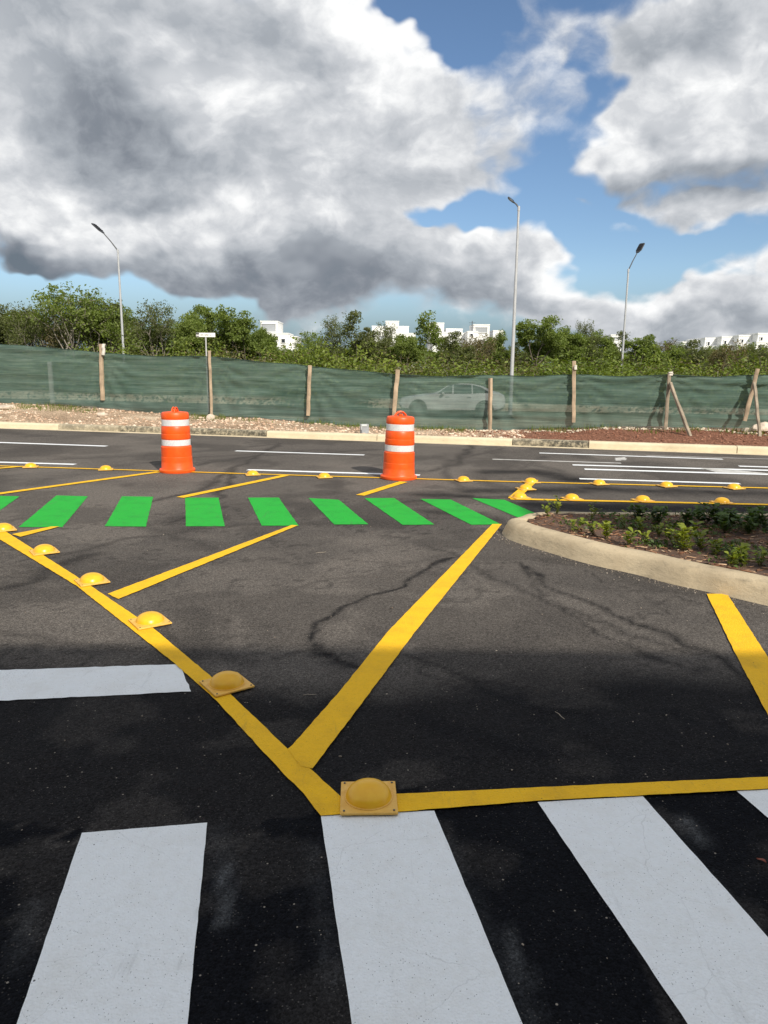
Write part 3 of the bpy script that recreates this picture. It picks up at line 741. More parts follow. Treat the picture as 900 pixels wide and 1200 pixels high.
def fastmesh(name, v, f, m_):
    me = bpy.data.meshes.new(name); me.vertices.add(len(v)); me.vertices.foreach_set('co', np.asarray(v, np.float32).ravel())
    k = f.shape[1]; me.loops.add(f.size); me.loops.foreach_set('vertex_index', f.ravel().astype(np.int32)); me.polygons.add(len(f))
    me.polygons.foreach_set('loop_start', np.arange(0, f.size, k, dtype=np.int32)); me.polygons.foreach_set('loop_total', np.full(len(f), k, dtype=np.int32))
    me.update(); me.validate(); me.materials.append(m_); return me
pts, sz_ = [], []
for _ in range(6500):
    u = RS.uniform(-14, u9+.5); v = .26+(NETV-.1)*RS.rand()**1.1*.98
    if float(fbm(u*1.1, v*1.1+4, 3)) < .36: continue
    s = .012+.035*RS.rand()**3; p = UV(u, v); pts.append((p.x, p.y, gz(u, v)+s*.25)); sz_.append(s)
scatter('limestone_rubble', pts, sz_, STONE)
pts, sz_ = [], []
for _ in range(3800):
    u = RS.uniform(u9-1.5, 30); v = .24+(NETV-.1)*RS.rand()
    s = .010+.018*RS.rand()**2; p = UV(u, v); pts.append((p.x, p.y, gz(u, v)+s*.3)); sz_.append(s)
scatter('red_gravel', pts, sz_, STONE_RED)
pts, sz_ = [], []   # pale stones along the foot of the netting on the right
for _ in range(900):
    u = RS.uniform(u9-1, 30); v = NETV-.12+RS.normal()*.10+(.25*math.sin(u*1.3)-.15)
    s = .012+.03*RS.rand()**2; p = UV(u, v); pts.append((p.x, p.y, gz(u, v)+s*.4)); sz_.append(s)
scatter('pale_gravel', pts, sz_, simple('pale_limestone', (.62, .53, .41), .95, .25, 3))
CH_V = np.array([(-1, -.25, 0), (1, -.18, .05), (1, .2, 0), (-1, .25, .05), (-.9, -.2, .25), (.95, -.15, .3), (.9, .2, .25), (-.95, .2, .3)]); CH_F = np.array([(0, 3, 2, 1), (4, 5, 6, 7), (0, 1, 5, 4), (1, 2, 6, 5), (2, 3, 7, 6), (3, 0, 4, 7)])
pts, sz_ = [], []
while len(pts) < 9000:
    x_ = RS.uniform(1.2, 7.5); y_ = RS.uniform(3.4, 7.7)
    if inside(x_, y_): pts.append((x_, y_, sz(x_, y_)+RS.rand()*.01)); sz_.append(.008+.020*RS.rand()**2)
scatter('bark_mulch', pts, sz_, MULCH, 1.0, (CH_V, CH_F), .3)
# grit scattered on the asphalt along the island kerb and by the far kerb
pts, sz_ = [], []
for _ in range(900):
    i = RS.randint(0, len(path)-1); p = path[i].lerp(path[i+1], RS.rand()); t_ = (path[i+1]-path[i]).normalized(); o_ = -abs(RS.normal())*.07-.015
    q = p+Vector((-t_.y, t_.x, 0))*o_
    pts.append((q.x, q.y, .002)); sz_.append(.0025+.005*RS.rand()**3)
for _ in range(500):
    x_ = RS.uniform(-4, 4); y_ = RS.uniform(1.6, 8); pts.append((x_, y_, .002)); sz_.append(.0015+.004*RS.rand()**4)
scatter('road_grit', pts, sz_, island_perpt('grit', [(.1, (.12, .10, .08)), (.5, (.30, .25, .2)), (.9, (.55, .48, .4))]), .6)
# larger stones one can point at
def big_stone(px, py, v, s, label, m_=None, seed=0, flat=.6):
    rs = np.random.RandomState(seed)
    p = V(px, py, v); u, v2 = toUV(p); z_ = gz(u, v2)
    bm_v = ICO_V.copy(); vv = []; import bmesh
    bm = bmesh.new(); bmesh.ops.create_icosphere(bm, subdivisions=3, radius=1)
    pl = rs.normal(size=(9, 3)); pl /= np.linalg.norm(pl, axis=1)[:, None]; dd = .55+.35*rs.rand(9)
    for q in bm.verts:
        c = np.array(q.co)
        for nn, d_ in zip(pl, dd):
            e = c@nn
            if e > d_: c = c-nn*(e-d_)*.9
        c = c*np.array([1.25, .9, flat])*s; q.co = c
    me = bpy.data.meshes.new('rock'); bm.to_mesh(me); bm.free(); me.materials.append(m_ or ROCKM)
    o = link('rock', me, loc=(p.x, p.y, z_+s*flat*.45), rot=(0, 0, rs.rand()*6)); tag(o, label, 'rock')
ROCKM = simple('limestone', (.60, .50, .40), .95, .3, 6, bscale=20, bstr=.6, bdist=.02)
big_stone(8, 482, 1.9, .26, 'broad pale limestone slab on the bank at the far left end of the netting', seed=1, flat=.35)
big_stone(120, 487, 1.6, .13, 'chalky white rock on the rubble bank, below the leftmost timber post', seed=2)
big_stone(247, 494, 2.0, .13, 'pale pointed rock at the foot of the post right of the left traffic drum', seed=3, flat=.9)
big_stone(893, 498, 2.2, .20, 'pale block of stone at the foot of the netting by the rightmost braced post', seed=4, flat=.8)
big_stone(876, 497, 2.25, .10, 'small pale rock beside the rightmost braced timber post', seed=6)
# loose bits on the asphalt in front
def twig(px, py, ln, an, label, m_, name='twig', cat='twig'):
    p = G(px, py); mb = MB(); rr = .0016
    mb.tube([(-ln/2, 0, .004), (-ln/6, ln*.04, .006), (ln/6, -ln*.03, .005), (ln/2, ln*.02, .004)], [rr*.6, rr, rr, rr*.5], 5)
    o = link(name, mb.me(name, m_), loc=(p.x, p.y, 0), rot=(0, 0, an)); tag(o, label, cat)
DRY = simple('dry_stalk', (.42, .36, .28), .8, .2, 30)
twig(363, 815, .065, .15, 'thin pale dry stalk lying in the shade left of the long yellow arm', DRY)
twig(376, 648, .10, .5, 'short pale straw on the sunlit asphalt below the green bars', DRY)
twig(656, 839, .08, 1.9, 'hair-thin curved stalk on the shaded asphalt right of the long yellow arm', DRY)
def dead_leaf(px, py, s, label, col):
    p = G(px, py); n_ = 10; vv = []; ff = []
    for i in range(n_+1):
        t_ = i/n_; w_ = math.sin(math.pi*t_)**.7*.42
        for j in (-1, 0, 1): vv.append(((t_-.5)*s, j*w_*s*.5, .003+s*(.12*abs(j)+.10*math.sin(t_*5))))
    for i in range(n_):
        for j in (0, 1): a_ = i*3+j; ff.append((a_, a_+3, a_+4, a_+1))
    o = link('fallen_leaf', mesh('fallen_leaf', vv, ff, simple('dead_leaf', col, .7, .3, 60), True), loc=(p.x, p.y, .004), rot=(0, 0, 2.1)); tag(o, label, 'leaf')
dead_leaf(892, 1011, .035, 'curled reddish dead leaf on black asphalt between the two right crossing bars', (.22, .06, .035))
dead_leaf(459, 714, .03, 'tiny brown dead leaf on the sunlit asphalt beside the long yellow arm', (.24, .17, .10))

# ------------------------------------------------------------------ amber dome studs
mb = MB(); h_ = .105
mb.box((0, 0, .005), (.21, .21, .010), ch=.002); PL_ME = mb.me('base_plate', PLATE, deg=30)
mb = MB(); pr = [(.087, .010), (.0865, .016)]
for i in range(1, 12):
    a_ = i/11*math.pi/2; pr.append((.083*math.cos(a_)+.0008, .016+.050*math.sin(a_)))
mb.lathe(pr, 40); DM_ME = mb.me('dome', DOME, deg=50)
mb = MB(); mb.lathe([(.091, .0102), (.0905, .0130), (.086, .0140)], 40, cap=False); RG_ME = mb.me('rim', PLATE)
mb = MB(); mb.lathe([(.0042, .0098), (.0042, .0128), (.0025, .0138)], 8); BO_ME = mb.me('bolt', STEEL_D)
def stud(px, py, rz, label, group, z0=.010):
    p = G(px, py); p.z = z0
    o = empty('dome_stud', p, label, 'road stud', group, rz)
    link('base_plate', PL_ME, o); link('dome', DM_ME, o); link('rim', RG_ME, o)
    for a_, b_ in ((-1, -1), (1, -1), (1, 1), (-1, 1)): link('bolt', BO_ME, o, loc=(a_*.091, b_*.091, 0))
    return o
g1 = 'amber dome studs along the diagonal yellow line'; g2 = 'amber dome studs along the far yellow line'; g3 = 'amber dome studs on the right-hand yellow box'
stud(432, 939, .04, 'largest amber dome stud, square plate on the corner above the white crossing bars', g1)
stud(266, 805, .62, 'amber dome stud in shade beside the right end of the white stop bar', g1)
stud(176, 731, .62, 'sunlit amber dome stud just above the shadow edge on the diagonal yellow line', g1)
stud(108, 683, .62, 'amber dome stud left of where a yellow arm branches off the diagonal line', g1)
stud(52, 648, .62, 'small amber dome stud on the diagonal line below the second green bar', g1)
stud(4, 622, .62, 'amber dome stud cut by the left edge of the picture, below the green bars', g1)
stud(36, 548, .3, 'amber dome stud at the far left end of the far yellow line', g2)
stud(124, 551, .3, 'amber dome stud on the far line, between the left traffic drum and picture edge', g2)
stud(296, 557, .3, 'amber dome stud on the far line, first to the right of the left drum', g2)
stud(380, 560, .3, 'amber dome stud on the far line, nearest on the left to the right drum', g2)
stud(543, 564, .3, 'amber dome stud on the far line, just right of the right traffic drum', g2)
stud(622, 566, .3, 'amber dome stud at the far end of the short yellow bar with three studs', g3)
stud(616, 574, .3, 'middle amber dome stud of the three crowded on the short yellow bar', g3)
stud(609, 584, .3, 'amber dome stud at the near end of the short yellow bar by the island', g3)
stud(702, 568, .3, 'leftmost single amber dome stud on the upper line behind the planted island', g3)
stud(781, 570.5, .3, 'middle amber dome stud on the upper yellow line behind the planted island', g3)
stud(860, 573, .3, 'rightmost amber dome stud on the upper yellow line behind the planted island', g3)
stud(670, 585.5, .3, 'leftmost amber dome stud on the lower yellow line behind the planted island', g3)
stud(753, 587.5, .3, 'middle amber dome stud on the lower yellow line behind the planted island', g3)
stud(846, 590, .3, 'rightmost amber dome stud on the lower yellow line behind the planted island', g3)

# ------------------------------------------------------------------ traffic drums
def drum(px, py, rz, sc, label, lean=0.0, side_strap=True):
    p = G(px, py); o = empty('traffic_drum', p, label, 'traffic drum', 'orange and white traffic drums', rz); o.scale = (sc,)*3
    o.rotation_euler = (0, lean, rz)
    mb = MB()
    prof = [(.262, .0), (.268, .012), (.268, .040), (.258, .052), (.238, .056), (.233, .066), (.231, .14), (.228, .15), (.229, .17), (.227, .235), (.224, .24), (.226, .26), (.224, .385), (.220, .392), (.212, .398),
            (.210, .405), (.209, .50), (.214, .507), (.216, .515), (.213, .58), (.209, .585), (.212, .60), (.209, .68), (.204, .69), (.200, .70), (.199, .80), (.203, .808), (.205, .818), (.203, .875), (.196, .893), (.180, .903), (.10, .912), (.0, .915)]
    mb.lathe(prof[:-1], 56); link('body', mb.me('body', ORANGE, deg=28), o)
    for z0, z1, r1, r2 in ((.408, .497, .2125, .2115), (.703, .797, .2025, .2015)):
        m2 = MB(); m2.lathe([(r1-.004, z0), (r1, z0+.002), (r2, z1-.002), (r2-.004, z1)], 56, cap=False); link('reflective_band', m2.me('reflective_band', BAND), o)
    m3 = MB(); m3.lathe([(.262, -.001), (.290, .0), (.292, .018), (.262, .022)], 40, cap=False)
    # two moulded carrying handles on the lid
    for s_ in (-1, 1):
        m4 = MB(); pts_ = [(-.085+.17*i/10, s_*.020, .905+.068*math.sin(math.pi*i/10)**.7) for i in range(11)]
        m4.tube(pts_, .0105, 8); link('handle', m4.me('handle', ORANGE), o)
    m5 = MB(); m5.box((0, 0, .925), (.05, .07, .03), ch=.006); link('lamp_mount', m5.me('lamp_mount', ORANGE), o)
    m6 = MB(); m6.tube([(.03, .0, .925), (.03, 0, .958)], [.009, .008], 8); link('bolt', m6.me('bolt', STEEL), o)
    return o
drum(208, 552.5, 1.50, 1.0, 'orange traffic drum with two white bands, left one of the two', 0.0)
drum(467, 560.5, .25, 1.0, 'orange traffic drum with scuffed base, right of the two, at a yellow arm', .02)

# ------------------------------------------------------------------ netting fence
fence = empty('netting_fence', UV(8, NETV, .1), 'long dark green shade netting strung between rough timber posts along the verge', 'fence')
fence.rotation_euler = (0, 0, math.atan2(CU.y, CU.x)); bpy.context.view_layer.update()
Finv = (Matrix.Translation(fence.location) @ fence.rotation_euler.to_matrix().to_4x4()).inverted()
pts_t = [(-120, 392), (0, 402), (50, 405), (115, 413), (160, 415), (200, 416.5), (246, 418), (300, 422), (361, 429), (420, 434), (465, 439), (500, 440.5), (573, 439.5), (620, 440), (673, 438.5), (730, 440), (784, 439), (840, 441), (885, 440), (1000, 441)]
TU = np.array([toUV(V(a_, b_, NETV))[0] for a_, b_ in pts_t]); TZ = np.array([V(a_, b_, NETV).z for a_, b_ in pts_t])
un = np.arange(-16, 40, .10); kz = 26
NV = []; nF = []
postu = [toUV(V(a_, 450, NETV))[0] for a_ in (118, 246, 361, 464, 574, 673, 783, 884)]
for i, u in enumerate(un):
    zt = float(np.interp(u, TU, TZ)); zb = float(np.interp(u, FBU, FBZ))+.03
    dpost = min(abs(u-q) for q in postu)
    sag = -.035*sstep(.2, 1.6, dpost)
    zt += sag + (float(fbm(u*1.3, 2.2, 3))-.5)*.05; zb += (float(fbm(u*.9, 8.2, 3))-.5)*.10
    bul = .09*sstep(0, 1.5, dpost)
    for j in range(kz+1):
        t_ = j/kz; z_ = zb+(zt-zb)*t_
        cr_ = (float(fbm(u*.45+t_*1.2, z_*11+.35*math.sin(u*.8), 4))-.5)*.12+(float(fbm(u*.8, z_*3+40, 3))-.5)*.10
        off = math.sin(math.pi*t_)*bul*(float(fbm(u*.3, 77, 2))-.2)+cr_
        an_ = math.atan2(zt-z_+.02, dpost+.05); off += .035*math.sin(an_*19+u)*math.exp(-dpost/1.1)
        q = UV(u, NETV+off+.02, z_); NV.append(Finv@q)
    if i:
        for j in range(kz): a_ = (i-1)*(kz+1)+j; b_ = i*(kz+1)+j; nF.append((a_, b_, b_+1, a_+1))
link('netting', mesh('netting', NV, nF, NETM, True), fence)
# hem cord along the top
mb = MB(); mb.tube([NV[i*(kz+1)+kz] for i in range(0, len(un), 2)], .009, 5); link('hem_cord', mb.me('hem_cord', simple('cord', (.03, .06, .045), .8, .2, 5)), fence)
def post(b_, t_, vb=NETV-.07, vt=NETV-.07, w_=.062, m_=WOOD, name='timber_post', sink=.1, label=None):
    A = Finv@V(b_[0], b_[1], vb); B = Finv@V(t_[0], t_[1], vt); d_ = (B-A).normalized(); A = A-d_*sink
    R = d_.to_track_quat('Z', 'X').to_matrix(); ln = (B-A).length; mb = MB(); k = 7
    rs = np.random.RandomState(int(b_[0]))
    P0 = []
    for i in range(k+1):
        t1 = i/k; c = A.lerp(B, t1); wob = Vector((rs.normal()*.005, rs.normal()*.005, 0)); ww = w_*(1+rs.normal()*.04)
        for sx1, sy1 in ((-1, -.75), (-.75, -1), (.75, -1), (1, -.75), (1, .75), (.75, 1), (-.75, 1), (-1, .75)): P0.append(c+R@Vector((sx1*ww/2, sy1*ww*.42, 0))+wob)
    f_ = [tuple(reversed(range(8))), tuple(k*8+i for i in range(8))]
    for i in range(k):
        for j in range(8): f_.append((i*8+j, i*8+(j+1) % 8, i*8+8+(j+1) % 8, i*8+8+j))
    mb.add(P0, f_); o = link(name, mb.me(name, m_, deg=40), fence)
    if label: o['label'] = label
    return o
post((120, 469), (118, 403), w_=.10, sink=0.0)
post((121, 416), (121.5, 403), NETV-.13, NETV-.13, w_=.07, m_=WOOD_W, name='post_block', sink=0)
post((248, 491), (245, 411), NETV-.1, w_=.085)
post((361, 487), (363, 428), w_=.085, sink=0)
post((460, 502), (466, 433), NETV-.1, w_=.10, m_=WOOD, label='leaning timber post')
post((574, 506), (575, 443), NETV-.1, w_=.085)
post((672, 495), (673, 423), w_=.085, m_=WOOD, sink=0)
post((674.5, 433), (674.5, 428), NETV-.12, NETV-.12, w_=.06, m_=WOOD_W, name='post_block', sink=0)
# braced posts on the right
post((779.5, 503), (785, 437), NETV-.1, NETV-.1, w_=.075, m_=WOOD_D)
post((786, 440.5), (786, 435.5), NETV-.1, NETV-.1, w_=.085, m_=WOOD_W, name='post_block', sink=0)
post((811, 517), (785.5, 449), NETV-1.25, NETV-.16, w_=.075, m_=WOOD_D, name='brace')
post((874, 488), (888, 432), NETV-.1, NETV-.1, w_=.08, m_=WOOD)
post((890.5, 513), (884.5, 449), NETV-1.1, NETV-.16, w_=.07, m_=WOOD_D, name='brace')

# low grey service box on the kerb by the netting
p = V(427, 503.5, .45); bx = empty('service_box', (p.x, p.y, gz(*toUV(p))), 'small grey metal box with open lid on the verge by the right drum', 'utility box', rz=.35)
mb = MB(); mb.box((0, 0, .10), (.17, .14, .22), ch=.006); link('casing', mb.me('casing', BOX_G), bx)
mb = MB(); mb.box((-.03, -.078, .19), (.12, .012, .05), ch=.003); link('lid', mb.me('lid', simple('pale_lid', (.62, .66, .66), .5, .1)), bx)
mb = MB(); mb.box((-.093, -.02, .15), (.012, .11, .13), ch=.003); link('side_flap', mb.me('side_flap', simple('pale_flap', (.6, .64, .64), .5, .1)), bx)

# ------------------------------------------------------------------ road behind the netting: pale band, car, lamps, sign
ZB = -.6
A0 = D(-60, 465, 42.0); B0 = D(960, 491, 37.5)      # foot of the pale kerb seen through the netting
d_ = Vector((B0.x-A0.x, B0.y-A0.y, 0)).normalized(); nn = Vector((-d_.y, d_.x, 0)); L0 = (B0-A0).length; sl = (B0.z-A0.z)/L0
def bz(k, o_=0): return A0.z+sl*min(max(k, -4), L0+4)
def strip(name, o1, o2, dz, m_):
    ks = [-40, -4, L0/3, 2*L0/3, L0+4, L0+40]; vv = []
    for k_ in ks:
        p1 = Vector((A0.x, A0.y, 0))+d_*k_+nn*o1; p2 = Vector((A0.x, A0.y, 0))+d_*k_+nn*o2; z1 = bz(k_)+dz
        vv += [Vector((p1.x, p1.y, -.9)), Vector((p1.x, p1.y, z1)), Vector((p2.x, p2.y, z1)), Vector((p2.x, p2.y, -.9))]
    ff = []
    for i in range(len(ks)-1):
        for j in range(3): ff.append((i*4+j, i*4+j+1, i*4+4+j+1, i*4+4+j))
    ff += [(3, 2, 1, 0), tuple(len(vv)-4+q for q in range(4))]
    return link(name, mesh(name, vv, ff, m_), kind='structure')
strip('back_road', -7.0, -.02, .0, ASPH)
PALE_MAT = simple('pale_band', (.66, .57, .43), .95, .35, 1.6, bscale=6, bstr=.8, bdist=.08)
strip('pale_band', 0, 1.2, .36, PALE_MAT)  # low pale wall-like band beyond the back road
strip('sandy_path', 1.201, 4.0, .33, PALE_MAT)

def car(loc, rz):
    o = empty('parked_car', loc, 'white coupe-roofed car seen dimly through the green netting', 'car', rz=rz)
    st_ = [(.0, .48, .60, .74, .62), (.12, .30, .66, .86, .64), (.5, .24, .80, .93, .72), (1.1, .22, .92, .97, .74), (1.45, .22, .98, 1.0, .74), (1.75, .22, 1.00, 1.16, .68), (2.15, .22, 1.0, 1.40, .62), (2.7, .22, 1.0, 1.50, .60), (3.2, .22, 1.0, 1.49, .60), (3.7, .22, 1.02, 1.38, .60), (4.1, .23, 1.04, 1.20, .62), (4.45, .28, 1.02, 1.06, .66), (4.62, .40, .92, .96, .64), (4.68, .50, .75, .78, .6)]
    vv = []; ff = []; k = 10
    for i, (x_, zb, be, ro, wt) in enumerate(st_):
        W = .93 if 0.4 < x_ < 4.4 else .80 if (x_ < .1 or x_ > 4.64) else .88
        half = [(W*.80, zb), (W*.97, zb+.10), (W, (zb+be)/2), (W*.96, be), (wt*.94, ro-.04) if ro > be+.05 else (W*.80, max(ro, be)+.01)]
        half[4] = (half[4][0], half[4][1]); ring = [(x_, -a1, b1) for a1, b1 in half]+[(x_, a1, b1) for a1, b1 in reversed(half)]
        vv += ring
    for i in range(len(st_)-1):
        for j in range(k-1): a1 = i*k+j; ff.append((a1, a1+1, a1+k+1, a1+k))
        ff.append((i*k+k-1, i*k, (i+1)*k, (i+1)*k+k-1))
    ff += [tuple(reversed(range(k))), tuple((len(st_)-1)*k+j for j in range(k))]
    me = mesh('body', vv, ff, CARPAINT); smooth_angle(me, 40)
    b = link('body', me, o); 
    for s_ in (-1, 1):
        y3 = s_*.90
        def side(x_, z_):  # on the slanted glasshouse side
            t1 = (z_-1.0)/.46; return (x_, s_*((.90+.012)*(1-t1)+(.57+.035)*t1), z_)
        for poly_ in ([(1.72, 1.03), (2.35, 1.03), (2.35, 1.40), (2.2, 1.37)], [(2.42, 1.03), (3.2, 1.04), (3.18, 1.41), (2.42, 1.42)], [(3.27, 1.05), (4.0, 1.09), (3.6, 1.31), (3.25, 1.40)]):
            P = [side(*q) for q in poly_]
            if s_ > 0: P = P[::-1]
            w1 = mesh('side_window', P, [tuple(range(4))], GLASS_D); link('side_window', w1, o)
        for xw in (.86, 3.78):
            m2 = MB(); R = Matrix.Rotation(math.pi/2, 3, 'X')
            m2.lathe([(.20, -.10), (.31, -.10), (.34, -.07), (.34, .07), (.31, .10), (.20, .10)], 28); m2.v = [R@q for q in m2.v]
            wh = link('wheel', m2.me('wheel', BLACKR), o, loc=(xw, s_*.86, .34))
            m3 = MB(); m3.lathe([(.215, .0), (.215, .012), (.19, .02), (.05, .012), (.0001, .015)], 20); m3.v = [R@q for q in m3.v] if s_ < 0 else [Matrix.Rotation(-math.pi/2, 3, 'X')@q for q in m3.v]
            link('rim', m3.me('rim', STEEL_D), wh, loc=(0, s_*.10, 0))
            m4 = MB(); m4.lathe([(.345, 0), (.395, .0), (.395, .018), (.345, .018)], 28, cap=False); m4.v = [(R if s_ < 0 else Matrix.Rotation(-math.pi/2, 3, 'X'))@q for q in m4.v]
            link('wheel_arch', m4.me('wheel_arch', BLACKR), o, loc=(xw, s_*.925, .36))
        m5 = MB(); m5.box((.18, s_*.70, .68), (.26, .24, .13), ch=.03); hl = link('headlight', m5.me('headlight', LENS), o)
        m6 = MB(); m6.box((4.56, s_*.66, .86), (.16, .34, .11), ch=.03); link('tail_light', m6.me('tail_light', REDL), o)
        m7 = MB(); m7.box((1.95, s_*1.0, 1.02), (.12, .20, .12), ch=.03); link('door_mirror', m7.me('door_mirror', CARPAINT), o)
        for xd in (2.15, 3.1):
            m8 = MB(); m8.box((xd, s_*.925, .88), (.18, .03, .03), ch=.006); link('door_handle', m8.me('door_handle', STEEL), o)
    ws = mesh('windscreen', [(1.50, -.72, 1.04), (1.50, .72, 1.04), (2.10, .56, 1.405), (2.10, -.56, 1.405)], [(0, 1, 2, 3)], GLASS_D); link('windscreen', ws, o)
    m9 = MB(); m9.box((.01, 0, .58), (.06, .9, .22), ch=.02); link('grille', m9.me('grille', BLACKR), o)
    return o
cpos = D(469, 478, 34.0); ck = (cpos-A0).dot(d_)
car(Vector((cpos.x, cpos.y, bz(ck)+.005)), math.atan2(d_.y, d_.x))

def lamp(base_px, top_px, depth, arm_px, head_len, head_w, label, r1=.085, r2=.055, headdir=None, dy=0.0, hz=.0):
    T = D(top_px[0], top_px[1], depth); o = empty('street_lamp', (T.x, T.y, ZB), label, 'street lamp', 'street lamps behind the netting')
    h1 = T.z-ZB; mb = MB(); mb.tube([(0, 0, 0), (0, 0, h1*.5), (0, 0, h1)], [r1, (r1+r2)/2, r2], 14); link('pole', mb.me('pole', STEEL), o)
    mb = MB(); mb.lathe([(.17, 0), (.17, .02), (.10, .03), (.095, .25), (r1+.002, .27)], 14); link('base_flange', mb.me('base_flange', STEEL), o)
    E = D(arm_px[0], arm_px[1], depth+dy); e = E-T; a0 = Vector((0, 0, h1-.05))
    mb = MB(); mb.tube([a0-Vector((0, 0, .22)), a0-Vector((0, 0, -.02)), a0+e*.5+Vector((0, 0, .05)), a0+e], [.05, .042, .034, .03], 10); link('arm', mb.me('arm', STEEL_D), o)
    mb = MB(); mb.lathe([(r2+.012, h1-.16), (r2+.012, h1+.03), (r2*.5, h1+.06)], 12); link('collar', mb.me('collar', STEEL), o)
    dr = Vector(headdir).normalized() if headdir else e.normalized(); side_ = dr.cross(Vector((0, 0, 1))).normalized(); nrm = side_.cross(dr)
    R = Matrix((side_, dr, nrm)).transposed()
    c = a0+e+dr*(head_len/2-.03); hb = MB()
    hw = head_w/2; hl = head_len/2; th = .05
    P = [(-hw*.45, -hl, -.02), (hw*.45, -hl, -.02), (hw, -hl*.45, -.03), (hw, hl*.8, -.02), (hw*.8, hl, -.01), (-hw*.8, hl, -.01), (-hw, hl*.8, -.02), (-hw, -hl*.45, -.03)]
    P2 = [(x_*.92, y_*.97, z_+th) for x_, y_, z_ in P]
    hb.add([c+R@Vector(q) for q in P+P2], [tuple(reversed(range(8))), tuple(range(8, 16))]+[(i, (i+1) % 8, 8+(i+1) % 8, 8+i) for i in range(8)])
    hd = link('lamp_head', hb.me('lamp_head', LAMPH), o)
    for q in range(5):
        fb_ = MB(); fb_.box(c+R@Vector((0, -hl*.45+q*hl*.28, th+.0)), (hw*1.6, .012, .03), R); link('cooling_fin', fb_.me('cooling_fin', LAMPH, False), hd)
    lb = MB(); lb.box(c+R@Vector((0, hl*.1, -.035)), (hw*1.5, hl*1.2, .012), R); link('lens', lb.me('lens', simple('lens_grey', (.12, .125, .13), .3, .1), False), hd)
    return o
lamp((143, 413), (138, 293), 48, (121, 272), .95, .42, 'street lamp on the left, arm and flat head tilted up to the left', headdir=(-.75, .25, .62))
lamp((597, 437), (608, 243), 36, (602.5, 236), .40, .26, 'tallest street lamp in the middle with a short thin head at its tip', r1=.10, r2=.05, headdir=(-.78, .15, .60), dy=.1)
lamp((730, 437), (736.5, 316), 52, (747, 295), .80, .46, 'street lamp on the right, flat head tilted up to the right', headdir=(.45, .3, .75))

# street name sign
sp_ = D(241, 392.5, 31.0); so = empty('street_sign', (sp_.x, sp_.y, ZB), 'small white street name plate on a thin post above the netting', 'sign')
sh = sp_.z-ZB; mb = MB(); mb.tube([(0, 0, 0), (0, 0, sh-.07)], .03, 10); link('post', mb.me('post', STEEL), so)
rz_ = .05
mb = MB(); mb.box((0, 0, sh), (.78, .03, .17), ch=.004); pl_ = link('name_plate', mb.me('name_plate', SIGNW), so)
mb = MB(); mb.box((-.325, -.019, sh+.045), (.12, .008, .07), ch=.002); mb.box((-.325, -.019, sh-.05), (.12, .008, .035), ch=.002); link('dark_emblem', mb.me('dark_emblem', SIGNB), pl_)
k = MB()   # the two short words are too small to read: strokes of the same weight, then a small arrow-like mark
x_ = -.20
for wrd in ((0, 1, 2), (0, 1, 2, 3)):
    for ch_ in wrd:
        k.box((x_, -.0175, sh), (.012, .004, .05)); k.box((x_+.016, -.0175, sh+(.017 if ch_ % 2 else -.015)), (.020, .004, .012)); x_ += .042
    x_ += .045
k.box((x_+.02, -.0175, sh-.01), (.010, .004, .05)); k.box((x_+.03, -.0175, sh-.03), (.03, .004, .010))
link('lettering', k.me('lettering', SIGNB, False), pl_)
# pale concrete marker seen through the left end of the netting
mp = D(58, 424, 33); mk = MB(); mk.box((0, 0, (mp.z-ZB)/2), (.16, .16, mp.z-ZB), ch=.02)
o = link('marker_post', mk.me('marker_post', simple('pale_concrete', (.5, .5, .47), .9, .1)), loc=(mp.x, mp.y, ZB)); tag(o, 'pale upright post showing faintly through the left end of the netting', 'post')

